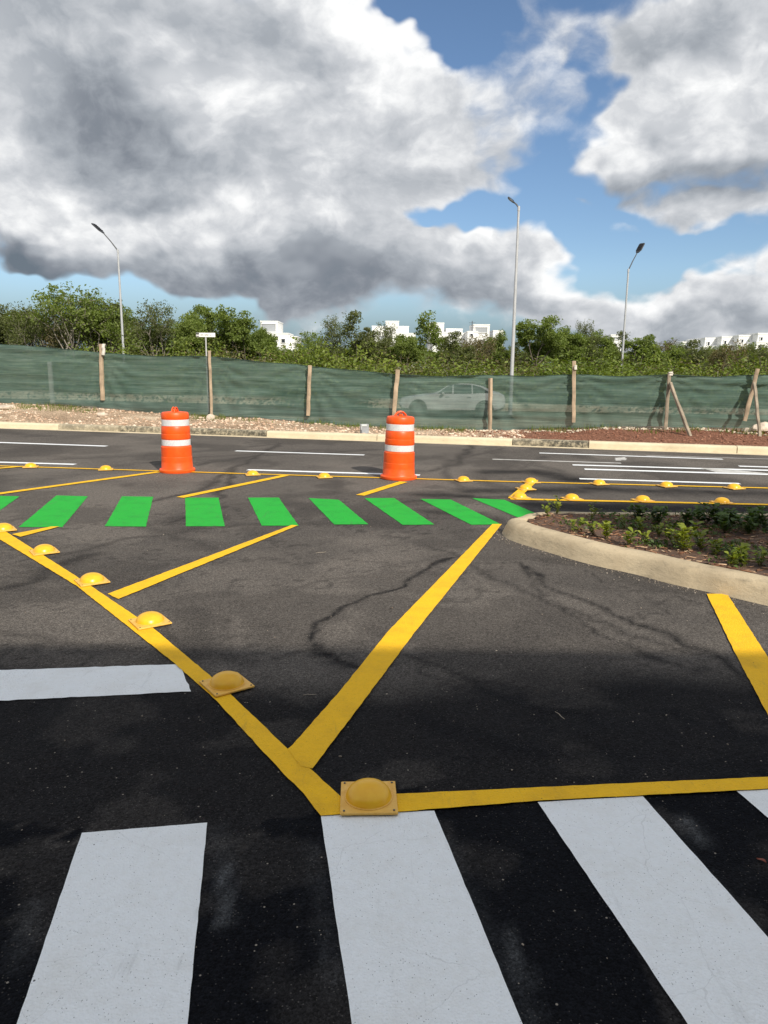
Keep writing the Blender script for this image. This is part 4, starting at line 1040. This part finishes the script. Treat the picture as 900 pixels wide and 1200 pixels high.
# ------------------------------------------------------------------ vegetation
def leafquads(cent, size, rs, flat=.35, aspect=1.7):
    n_ = len(cent); nrm = rs.normal(size=(n_, 3)); nrm[:, 2] = np.abs(nrm[:, 2])+flat; nrm /= np.linalg.norm(nrm, axis=1)[:, None]
    t_ = np.cross(nrm, rs.normal(size=(n_, 3))); t_ /= np.linalg.norm(t_, axis=1)[:, None]+1e-9; b_ = np.cross(nrm, t_)
    s = np.asarray(size)[:, None]; a1 = t_*s*aspect/2; c1 = b_*s/2
    V4 = np.stack([cent-a1, cent+c1*.9+nrm*s*.1, cent+a1, cent-c1*.9+nrm*s*.1], 1).reshape(-1, 3)
    F4 = np.arange(n_*4).reshape(-1, 4); return V4, F4
def tree_mesh(seed, H=6.0, R=2.4, leaf=.11, n_leaf=5200, m_leaf=LEAF_A, bark=BARK, flat=.55, trunk_h=.35, open_=.5, levels=3):
    """tapered trunk, forking limbs, leaf clusters at the twig ends"""
    rs = np.random.RandomState(seed); mb = MB(); tips = []
    def grow(p, d_, ln, r, lv):
        k = 3; pts_ = [p]; q = p.copy(); dd = d_.copy()
        for i in range(k):
            dd = (dd+Vector(rs.normal(size=3)*.16)+Vector((0, 0, .05))).normalized(); q = q+dd*ln/k; pts_.append(q.copy())
        mb.tube(pts_, [r*(1-.38*i/k) for i in range(k+1)], 6 if lv < 2 else 4, cap=False)
        if lv >= levels-1:
            tips.append((pts_[-1], ln)); tips.append((pts_[-2], ln*.7)); 
            if lv >= levels: return
        nb = 3 if lv else rs.randint(3, 6)
        for j in range(nb):
            an = 2*math.pi*(j+rs.rand()*.8)/nb; sp = .55+.45*rs.rand() if lv else .6+.35*rs.rand()
            perp = Vector((math.cos(an), math.sin(an), 0)); perp = (perp-dd*perp.dot(dd)).normalized()
            nd = (dd*math.cos(sp)+perp*math.sin(sp)); nd.z = nd.z*(1-.35*flat*(lv > 0))+.05; nd.normalize()
            grow(q, nd, ln*(.62+.2*rs.rand()), r*.55, lv+1)
    for s in range(rs.randint(1, 4)):
        d0_ = Vector((rs.normal()*.18, rs.normal()*.18, 1)).normalized()
        grow(Vector((rs.normal()*.15, rs.normal()*.15, -.1)), d0_, H*trunk_h, .085*H/6, 0)
    T = np.array([list(t_[0]) for t_ in tips]); 
    # rescale the skeleton to the wanted height and spread
    zmax = T[:, 2].max(); rmax = np.percentile(np.hypot(T[:, 0], T[:, 1]), 92); kz_ = (H-.3)/zmax; kr = (R-.3)/rmax
    T = T*np.array([kr, kr, kz_]); mb.v = [Vector((q.x*kr if q.z > .3 else q.x, q.y*kr if q.z > .3 else q.y, q.z*kz_)) for q in mb.v]
    w_ = rs.rand(len(T))**1.2+.15; w_ /= w_.sum(); pick = rs.choice(len(T), n_leaf, p=w_)
    cl_r = .20+.42*rs.rand(len(T))
    off = rs.normal(size=(n_leaf, 3)); off /= np.linalg.norm(off, axis=1)[:, None]; off *= (rs.rand(n_leaf)**.45)[:, None]*cl_r[pick][:, None]*np.array([1.15, 1.15, .62])
    cen = T[pick]+off; cen = cen[cen[:, 2] > .15]
    V4, F4 = leafquads(cen, leaf*(.6+.8*rs.rand(len(cen))), rs)
    return mb.me('trunk', bark), fastmesh('crown', V4, F4, m_leaf), H
def bush_mesh(seed, H=1.6, R=1.3, leaf=.09, n_leaf=2600, m_leaf=LEAF_B, spiky=.3, bark=BARK):
    rs = np.random.RandomState(seed); mb = MB(); tips = []
    for s in range(16):
        an = rs.rand()*6.28; sp = rs.rand()*.9; d_ = Vector((math.cos(an)*sp, math.sin(an)*sp, 1)).normalized(); ln = H*(.55+.5*rs.rand())
        p = Vector((rs.normal()*.12, rs.normal()*.12, -.05)); q1 = p+d_*ln*.5; q2 = q1+(d_+Vector(rs.normal(size=3)*.2)).normalized()*ln*.5
        mb.tube([p, q1, q2], [.022, .015, .006], 4, cap=False); tips += [q2, q1.lerp(q2, .5), q1, p.lerp(q1, .6)]
    T = np.array([list(t_) for t_ in tips]); T[:, :2] *= R/ max(.1, np.percentile(np.hypot(T[:, 0], T[:, 1]), 90)); T[:, 2] *= (H-.2)/T[:, 2].max()
    mb.v = [Vector((q.x, q.y, q.z)) for q in mb.v]
    pick = rs.randint(0, len(T), n_leaf); off = rs.normal(size=(n_leaf, 3))*np.array([.26, .26, .2]); cen = T[pick]+off; cen = cen[cen[:, 2] > .02]
    V4, F4 = leafquads(cen, leaf*(.6+.8*rs.rand(len(cen))), rs)
    return mb.me('stem', bark), fastmesh('foliage', V4, F4, m_leaf), H
TV = {'green': [tree_mesh(1, 6, 2.6, .095, 12000, LEAF_A), tree_mesh(2, 6, 2.3, .095, 12500, LEAF_A, trunk_h=.30)],
      'airy': [tree_mesh(5, 6, 3.0, .085, 7000, LEAF_A, BARK_PALE, flat=1.0, trunk_h=.42), tree_mesh(6, 6, 2.2, .08, 5000, LEAF_B, BARK_PALE, flat=.8, trunk_h=.42)],
      'olive': [tree_mesh(8, 6, 2.5, .09, 10500, LEAF_B), tree_mesh(9, 6, 2.9, .09, 10500, LEAF_B, BARK_PALE, trunk_h=.3)],
      'dry': [tree_mesh(12, 6, 2.4, .10, 3800, LEAF_D, BARK_PALE, trunk_h=.32)],
      'slim': [tree_mesh(15, 6, 1.3, .11, 2200, LEAF_A, BARK, trunk_h=.5)]}
BV = {'olive': [bush_mesh(21, 1.6, 1.5, .045, 7000, LEAF_B), bush_mesh(22, 1.6, 1.3, .045, 6000, LEAF_B)], 'bright': [bush_mesh(25, 1.5, 1.6, .045, 7000, LEAF_C), bush_mesh(26, 1.5, 1.3, .055, 5000, LEAF_C)],
      'dry': [bush_mesh(28, 1.6, 1.4, .042, 4500, LEAF_D, bark=BARK_PALE), bush_mesh(29, 1.6, 1.2, .04, 3600, LEAF_D, bark=BARK_PALE)]}
def plant(kind, name, cat, parts, var, x_, y_, z0, H, wid, label, group, rz=None, k=None):
    m1, m2, H0 = var[kind][(k if k is not None else random.randint(0, 9)) % len(var[kind])]
    s = H/H0; o = empty(name, (x_, y_, z0), label, cat, group, rz if rz is not None else random.random()*6.28); o.scale = (s*wid, s*wid, s)
    link(parts[0], m1, o); link(parts[1], m2, o); return o
def tree(px, topy, depth, kind, wid, label, group='trees in the scrub behind the netting', rz=None, k=None, name='scrub_tree'):
    T = D(px, topy, depth); return plant(kind, name, 'tree', ('trunk', 'crown'), TV, T.x, T.y, ZB-.05, T.z-ZB+.15, wid, label, group, rz, k)
def bush(px, topy, depth, kind, wid, label, group='low bushes in front of the scrub trees', rz=None, k=None):
    T = D(px, topy, depth); return plant(kind, 'scrub_bush', 'bush', ('stem', 'foliage'), BV, T.x, T.y, ZB-.05, T.z-ZB+.1, wid, label, group, rz, k)
TREES = [
 (8, 356, 56, 'olive', .95, 'olive tree rising at the very left edge of the tree line'),
 (38, 352, 54, 'airy', .9, 'thin-crowned tree left of the tallest flat-topped tree on the left'),
 (78, 329, 52, 'airy', 1.0, 'tallest tree on the left, layered flat crown against the blue gap'),
 (118, 346, 55, 'olive', .9, 'olive tree whose crown stands directly left of the left lamp pole'),
 (150, 358, 60, 'green', .8, 'green tree showing just behind the left lamp pole'),
 (182, 349, 57, 'airy', .85, 'feathery see-through tree between the left lamp and the street sign'),
 (216, 366, 55, 'green', .8, 'rounded green tree above and left of the street name sign'),
 (243, 357, 60, 'green', .9, 'bright green tree rising behind the street name sign'),
 (283, 359, 54, 'green', 1.05, 'dense vivid green tree directly left of the leftmost white house'),
 (303, 385, 50, 'green', .8, 'low green tree in front of the leftmost white house'),
 (362, 386, 56, 'airy', .7, 'small wispy tree right of the leftmost white house'),
 (392, 368, 53, 'airy', .55, 'thin leaning tree at the left side of the dark middle tree'),
 (416, 363, 50, 'olive', .85, 'dark broad tree between the two left white houses, crown above the skyline'),
 (448, 376, 55, 'airy', .7, 'loose crowned tree partly covering the wide white house'),
 (500, 364, 54, 'slim', .9, 'slim tree with a small leaf tuft sticking up between two white houses'),
 (478, 394, 50, 'green', .8, 'low round green tree below the wide white house'),
 (528, 388, 52, 'olive', .9, 'greyish olive tree below the middle white house'),
 (562, 390, 54, 'dry', .85, 'twiggy brownish tree below the white house nearest the tall lamp'),
 (585, 387, 57, 'green', .7, 'small green tree immediately left of the tall lamp pole'),
 (634, 370, 52, 'green', .95, 'highest green tree, just right of the tall lamp pole'),
 (663, 381, 55, 'green', .9, 'full green tree, second to the right of the tall lamp pole'),
 (684, 373, 58, 'airy', .5, 'spindly tree tip standing out left of the right lamp'),
 (705, 394, 54, 'olive', .8, 'darker tree just left of the right lamp pole'),
 (752, 393, 53, 'green', .95, 'broad green tree immediately right of the right lamp pole'),
 (790, 402, 55, 'green', .9, 'low dark green tree right of the broad one by the right lamp'),
 (826, 405, 52, 'olive', .8, 'dark tree in front of the left end of the white row houses'),
 (856, 397, 48, 'dry', .8, 'tall twiggy half-bare tree in front of the white row houses'),
 (884, 408, 50, 'olive', .8, 'olive tree in front of the right end of the white row houses')]
for i, (px, ty, dp, kd, wd, lb) in enumerate(TREES): tree(px, ty, dp, kd, wd, lb, rz=i*1.37, k=i)
fill = 'scrub tree crowded into the continuous mid-green belt behind the front trees'
ORD = ['first', 'second', 'third', 'fourth', 'fifth', 'sixth', 'seventh', 'eighth', 'ninth', 'tenth', 'eleventh', 'twelfth', 'thirteenth', 'fourteenth', 'fifteenth', 'sixteenth', 'seventeenth', 'eighteenth']
BAYS = [(-999, 118, 'left of the leftmost post'), (118, 246, 'between first and second posts'), (246, 361, 'between second and third posts'), (361, 464, 'left of the leaning post'), (464, 574, 'right of the leaning post'), (574, 673, 'right of the tall lamp'), (673, 783, 'by the right lamp'), (783, 884, 'between the two braced posts'), (884, 9999, 'past the last braced post')]
cnt = {}
def baylabel(what, px):
    b = next(t_ for a_, b_, t_ in BAYS if a_ <= px < b_); k_ = (what, b); cnt[k_] = cnt.get(k_, -1)+1
    return '%s %s, %s from the left' % (what, b, ORD[cnt[k_]])
KW = {'green': 'green', 'olive': 'olive', 'dry': 'brownish', 'bright': 'lime green'}
for i in range(40):
    px = -110+i*28+random.uniform(-8, 8); kd = random.choice(['green', 'olive', 'olive', 'dry', 'green']); top = np.interp(px, [-160, 0, 100, 300, 345, 470, 600, 640, 900, 1100], [362, 366, 362, 380, 412, 396, 392, 384, 406, 408])+random.uniform(-5, 8)
    tree(px, top, random.uniform(56, 68), kd, random.uniform(.8, 1.1), baylabel(KW[kd]+' tree in the rear belt', px), 'fill trees of the scrub belt')
lowb = 'knee-high to head-high bush in the unbroken olive undergrowth just above the netting'
for i in range(38):
    px = -100+i*29+random.uniform(-8, 8); kd = random.choice(['olive', 'olive', 'dry', 'dry', 'dry', 'olive']); hor = 430+.01*(px-450)
    bush(px, random.uniform(415, 430)+.012*(px-450)+(0 if px > 300 else -6), random.uniform(44, 52), kd, random.uniform(1.1, 1.7), baylabel(KW[kd]+' bush just above the netting', px), 'undergrowth bushes')
for px, ty, dp, wd, lb in [(125, 402, 44, 1.1, 'bright yellow-green bush beside the leftmost timber post'), (230, 404, 44, 1.0, 'lime green bush below the street name sign'), (388, 402, 44, .8, 'pale green fountain-shaped bush below the dark middle tree'),
                       (395, 420, 40, 1.3, 'large-leafed bright bush just over the netting, left of the leaning post'), (345, 408, 45, 1.2, 'bright bush below the leftmost white house'), (535, 418, 42, 1.3, 'bright low bush over the netting left of the tall lamp'),
                       (650, 422, 42, 1.6, 'wide lime green bush over the netting right of the tall lamp'), (742, 408, 44, 1.0, 'tall pale green bush against the right lamp pole'), (790, 424, 41, 1.5, 'low lime bush over the netting left of the first braced post'),
                       (700, 425, 42, 1.2, 'yellowish low bush over the netting, right of the tall post with pale block'), (895, 415, 42, 1.1, 'bright green bush at the right edge above the last braced post')]:
    bush(px, ty, dp, 'bright', wd, lb, 'bright bushes over the netting', k=random.randint(0, 1))
# undergrowth and far-off wood that read as one mass
cen = []; sz1 = []
for _ in range(80000):
    x_ = RS.uniform(-48, 48); y_ = RS.uniform(47, 66); top = .8+1.8*float(_lat[int(x_*2.1) % 256, int(y_*1.3) % 256])*.6+1.1*((y_-47)/19)
    cen.append((x_, y_, ZB+RS.rand()**.6*top)); sz1.append(.06+.08*RS.rand())
V4, F4 = leafquads(np.array(cen), np.array(sz1), RS); link('undergrowth', fastmesh('undergrowth', V4, F4, LEAF_B), kind='stuff')
cen = []; sz1 = []
for _ in range(90000):
    x_ = RS.uniform(-130, 130); y_ = RS.uniform(72, 108); hh = 3.2+1.6*float(fbm(x_*.12, y_*.12, 3))
    cen.append((x_, y_, ZB+RS.rand()**.5*hh)); sz1.append(.16+.2*RS.rand())
V4, F4 = leafquads(np.array(cen), np.array(sz1), RS); link('far_wood', fastmesh('far_wood', V4, F4, LEAF_A), kind='stuff')

# ------------------------------------------------------------------ white houses beyond the trees
def house(depth, boxes, label, windows=(), group='white houses beyond the trees', zlow=-1, name='white_house'):
    """boxes: (x0, x1, ytop) in the sight plane at a depth, each a block of the flat-roofed house down to the ground"""
    xm = (boxes[0][0]+boxes[0][1])/2; c0 = D(xm, 400, depth); o = empty(name, (c0.x, c0.y, ZB), label, 'house', group)
    for i, (x0, x1, yt, dz) in enumerate(boxes):
        a1 = D(x0, yt, depth+dz); b1 = D(x1, yt, depth+dz); w1 = b1.x-a1.x; h1 = (a1.z+b1.z)/2-ZB
        mb = MB(); mb.box(((a1.x+b1.x)/2-c0.x, depth+dz+3-c0.y, h1/2), (w1, 6.0, h1)); link('wall', mb.me('wall', PLASTER, False), o)
        mb = MB(); mb.box(((a1.x+b1.x)/2-c0.x, depth+dz+3-c0.y, h1+.06), (w1+.10, 6.1, .16)); link('parapet', mb.me('parapet', PLASTER, False), o)
    for (x0, x1, y0, y1, dz, rc) in windows:
        a1 = D(x0, y1, depth+dz); b1 = D(x1, y0, depth+dz); w1 = b1.x-a1.x; h1 = b1.z-a1.z
        mb = MB(); cx_, cz_ = (a1.x+b1.x)/2-c0.x, (a1.z+b1.z)/2-ZB
        for sx1, sz1_, bw, bh in ((0, h1/2, w1+.16, .08), (0, -h1/2, w1+.16, .08), (-w1/2-.04, 0, .08, h1), (w1/2+.04, 0, .08, h1)):
            mb.box((cx_+sx1, depth+dz-.05-c0.y, cz_+sz1_), (bw, .14, bh))
        fr_ = link('window', mb.me('window', PLASTER, False), o)
        mb = MB(); mb.box((cx_, depth+dz-.01-c0.y, cz_), (w1, .04, h1)); link('pane', mb.me('pane', rc, False), fr_)
    return o
house(118, [(305, 325.5, 377, 0), (312, 338, 391, -1.2), (325.5, 348, 395, -.6)], 'leftmost white flat-roofed house, tall block beside the vivid green tree', [(306.5, 323, 379.5, 389, -.0, PLASTER_G), (314, 318, 394, 399, -1.2, GLASS_D), (322, 326, 394, 399, -1.2, GLASS_D), (330, 334, 397, 402, -1.2, GLASS_D)])
house(120, [(452, 467.5, 377, 0), (436, 479, 383, .6), (430, 487, 391, -1)], 'widest white house, stepped flat roofs, right of the dark middle tree', [(444, 450, 393.5, 399, -1, PLASTER_G), (456, 460, 394, 400, -1, GLASS_D), (468, 474, 394, 400, -1, GLASS_D), (455, 462, 385, 389, .6, PLASTER_G)])
house(124, [(503, 520.5, 379, 0), (507, 531, 390, -1)], 'white house with a square roof block, just right of the slim tufted tree', [(510, 514, 383, 387, 0, GLASS_D)])
house(128, [(523, 542, 386, 0), (520, 553, 391, -.8)], 'low white house between the two square-blocked white houses left of the tall lamp', [(532, 539, 387.5, 390, 0, PLASTER_G)])
house(124, [(555, 574, 381, 0), (548, 560, 389, -.6)], 'square white house nearest to the tall lamp on its left, antenna beside it', [(557, 571, 383.5, 390, 0, PLASTER_G), (551, 554, 391, 394, -.6, GLASS_D)])
house(130, [(578, 590, 388, 0)], 'sliver of white house directly left of the tall lamp pole')
house(122, [(716, 729, 393, 0), (710, 722, 397, 1)], 'small white roof block left of the right lamp pole', [(719, 726, 395, 398, 0, PLASTER_G)])
rows = [(800, 811, 401.5, 'leftmost and lowest'), (811.5, 824, 400, 'second'), (826.5, 843, 397, 'third, behind the twiggy tree'), (846, 862.5, 395.5, 'fourth'), (866, 884.5, 394, 'fifth'), (888.5, 912, 391.5, 'last, cut by the picture edge')]
for i, (x0, x1, yt, wl) in enumerate(rows):
    house(104-i*1.5, [(x0, x1, yt, 0), (x0-2, x1+2.5, yt+10, -.8)], 'white cube house in the right-hand row, %s from the left' % wl, [(x0+2, x0+5, yt+3.5, yt+8, 0, GLASS_D), (x1-3.4, x1-1.2, yt+3, yt+8.5, 0, PLASTER_G)], 'row of white cube houses')
# grey rooftop antenna by the square house
ap = D(553, 389, 123.5); ao = empty('roof_antenna', (ap.x, ap.y, ZB), 'thin roof mast with cross bars beside the white house left of tall lamp', 'antenna')
hm = D(553, 376, 123.5).z-ZB; mb = MB(); mb.tube([(0, 0, 0), (0, 0, hm)], .06, 6); link('mast', mb.me('mast', STEEL_D), ao)
mb = MB()
for q in range(3): mb.box((0, 0, hm-.3-q*.4), (1.1-q*.2, .05, .05))
link('cross_bars', mb.me('cross_bars', STEEL_D, False), ao)

# ------------------------------------------------------------------ seedlings in the island
def seedling(seed, H=.22, nst=5, leaf=.035, m_=LEAF_P, pairs=6):
    rs = np.random.RandomState(seed); mb = MB(); LVs = []; LF = []
    for s in range(nst):
        an = rs.rand()*6.28; sp = .15+.6*rs.rand(); h1 = H*(.6+.5*rs.rand()); pts_ = [Vector((0, 0, -.02))]
        d_ = Vector((math.cos(an)*sp, math.sin(an)*sp, 1)).normalized(); q = Vector((rs.normal()*.012, rs.normal()*.012, 0))
        for i in range(5): d_ = (d_+Vector(rs.normal(size=3)*.1)).normalized(); q = q+d_*h1/5; pts_.append(q.copy())
        mb.tube(pts_, [.0035, .003, .0028, .0022, .0018, .001], 5, cap=False)
        for i in range(1, 6):
            for a2 in range(3 if i > 3 else 2):
                an2 = rs.rand()*6.28; o_ = Vector((math.cos(an2), math.sin(an2), .35+.4*rs.rand())).normalized(); L_ = leaf*(.7+.6*rs.rand())*(1.2 if i > 3 else 1); sd = o_.cross(Vector((0, 0, 1))).normalized(); b0 = pts_[i]+o_*.006
                cup = Vector((0, 0, 1)); base_i = len(LVs)
                for t_, w_, z_ in ((0, .06, 0), (.3, .30, .04), (.62, .38, .03), (.88, .22, -.03), (1.0, .03, -.08)):
                    c = b0+o_*L_*t_+cup*L_*z_
                    LVs += [c-sd*L_*w_+cup*L_*w_*.3, c, c+sd*L_*w_+cup*L_*w_*.3]
                for k_ in range(4):
                    for j in (0, 1): a_ = base_i+k_*3+j; LF.append((a_, a_+3, a_+4, a_+1))
    return mb.me('stem', simple('green_stem', (.12, .11, .04), .7, .2, 20)), mesh('leaves', LVs, LF, m_, True)
SEED = [seedling(31, .14, 4, .036), seedling(32, .20, 3, .034), seedling(33, .11, 5, .036), seedling(34, .19, 7, .044), seedling(35, .085, 3, .034)]
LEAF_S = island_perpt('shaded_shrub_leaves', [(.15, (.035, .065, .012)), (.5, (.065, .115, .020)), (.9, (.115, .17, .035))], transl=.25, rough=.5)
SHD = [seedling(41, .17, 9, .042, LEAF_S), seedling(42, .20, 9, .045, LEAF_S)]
def spx(X4, Y4): return 560+X4/2.647, 560+Y4/2.647
pl_list = [(215, 128, 1, 1.0, 'young plant nearest the rounded left tip of the island'), (243, 118, 1, 1.1, 'tallest thin seedling near the island tip, one bare stalk with top leaves'), (352, 140, 1, 1.1, 'upright seedling at the back kerb of the island, left half'),
           (305, 170, 0, .9, 'low yellowish seedling in the mulch behind the island tip'), (400, 190, 2, 1.25, 'low spreading bright seedling in the left middle of the island'), (452, 158, 1, .9, 'thin seedling in the middle of the island where the shade begins'),
           (460, 210, 4, 1.3, 'short seedling tucked close to the front kerb, left of the leafiest plant'), (512, 170, 4, 1.2, 'tiny seedling at the shade edge in the middle of the island'), (525, 205, 4, 1.0, 'very small yellow-green seedling left of the leafiest plant'),
           (585, 190, 1, 1.0, 'slender seedling just left of the leafiest plant'), (640, 232, 3, 1.25, 'leafiest bright green young plant in the middle of the island'), (612, 215, 0, 1.0, 'bright plant leaning against the left side of the leafiest plant'), (700, 225, 4, 1.5, 'seedling a little right of the leafiest plant'),
           (745, 245, 4, 1.2, 'small reddish-based seedling on the right half of the island'), (795, 250, 0, .8, 'sunlit seedling on the shade line, right part of the island'), (785, 277, 2, 1.0, 'low seedling by the front kerb on the right'), (835, 278, 4, 1.5, 'small seedling touching the inner edge of the kerb on the far right'),
           (880, 275, 0, .95, 'yellow-green seedling at the right edge of the picture'), (360, 175, 4, 1.0, 'tiny sprout between the low spreading seedling and the island tip'), (560, 180, 4, 1.0, 'tiny pale sprout in front of the shaded shrubs')]
for X4, Y4, vr, s_, lb in pl_list:
    px, py = spx(X4, Y4); p = G(px, py, .13); st1, lv1 = SEED[vr]
    if not inside(p.x, p.y): p.y += .12
    o = empty('seedling', p, lb, 'plant', 'seedlings in the planted island', random.random()*6); o.scale = (s_,)*3; link('stem', st1, o); link('leaves', lv1, o)
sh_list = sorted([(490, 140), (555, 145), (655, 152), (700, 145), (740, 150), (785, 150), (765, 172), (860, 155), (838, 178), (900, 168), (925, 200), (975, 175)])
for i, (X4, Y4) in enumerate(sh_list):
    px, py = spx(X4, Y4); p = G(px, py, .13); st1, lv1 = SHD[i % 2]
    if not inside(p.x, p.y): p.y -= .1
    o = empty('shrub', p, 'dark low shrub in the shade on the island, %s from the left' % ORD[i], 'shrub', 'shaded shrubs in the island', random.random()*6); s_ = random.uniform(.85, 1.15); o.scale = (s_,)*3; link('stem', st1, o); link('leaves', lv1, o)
cen = []; sz1 = []
for _ in range(150):
    x_ = RS.uniform(1.5, 7.5); y_ = RS.uniform(4.3, 7.55)
    back = y_ > 6.75-.0*x_
    if not inside(x_, y_) or (not back and RS.rand() > .45) or (x_ < 2.2 and RS.rand() > .3): continue
    r_ = .05+.09*RS.rand(); k_ = int(40+60*RS.rand())
    for q in range(k_):
        dx, dy = RS.normal(size=2)*r_
        if inside(x_+dx, y_+dy): cen.append((x_+dx, y_+dy, sz(x_+dx, y_+dy)+.01+.05*RS.rand()*math.exp(-(dx*dx+dy*dy)/(2*r_*r_)))); sz1.append(.012+.016*RS.rand())
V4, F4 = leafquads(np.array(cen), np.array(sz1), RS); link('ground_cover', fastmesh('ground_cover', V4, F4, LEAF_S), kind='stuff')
# weeds and dry grass on the verge
def grass_pts(nn_, ulo, uhi, vlo, vhi, thr):
    out = []
    while len(out) < nn_:
        u = RS.uniform(ulo, uhi); v = RS.uniform(vlo, vhi)
        if float(fbm(u*.9+31, v*2, 3)) > thr: out.append((u, v))
    return out
VV = []; FF = []
for u, v in grass_pts(5200, -14, 30, NETV-.75, NETV+.25, .52):
    p = UV(u, v, gz(u, v)); an = RS.rand()*6.28; h1 = .04+.12*RS.rand(); ln = RS.normal(size=2)*.04; sd = Vector((math.cos(an), math.sin(an), 0))*.006; b0 = len(VV)
    VV += [p-sd, p+sd, p+sd*.6+Vector((ln[0]*.4, ln[1]*.4, h1*.6)), p-sd*.6+Vector((ln[0]*.4, ln[1]*.4, h1*.6)), p+Vector((ln[0], ln[1], h1))]
    FF += [(b0, b0+1, b0+2, b0+3), (b0+3, b0+2, b0+4)]
link('verge_weeds', mesh('verge_weeds', VV, FF, LEAF_C), kind='stuff')

# ------------------------------------------------------------------ the building behind the photographer whose shade covers the foreground
by = -5.12
bo = empty('apartment_building', (0, by-6, 0), 'tall pale building behind the viewpoint, casting the shade in the foreground', 'building')
mb = MB(); mb.box((0, 0, 3.75), (68.6, 12, 7.5)); link('wall', mb.me('wall', WALLB, False), bo)
mb = MB(); mb.box((18.87, 5.4, 9.49), (20, 1.2, 3.98)); tw = link('roof_shade_wall', mb.me('roof_shade_wall', WALLB, False), bo)  # unseen thin wall added above the roof to shade the island
winm = MB(); winm.box((0, 0, 0), (1.5, .12, 1.4)); WME = winm.me('window', PLASTER, False)
panm = MB(); panm.box((0, .07, 0), (1.3, .03, 1.2)); PME = panm.me('pane', GLASS_D, False)
for fl in range(2):
    for c_ in range(18):
        o = link('window', WME, bo, loc=(-31+c_*3.6, 6.03, 2.0+fl*3.05)); link('pane', PME, o)
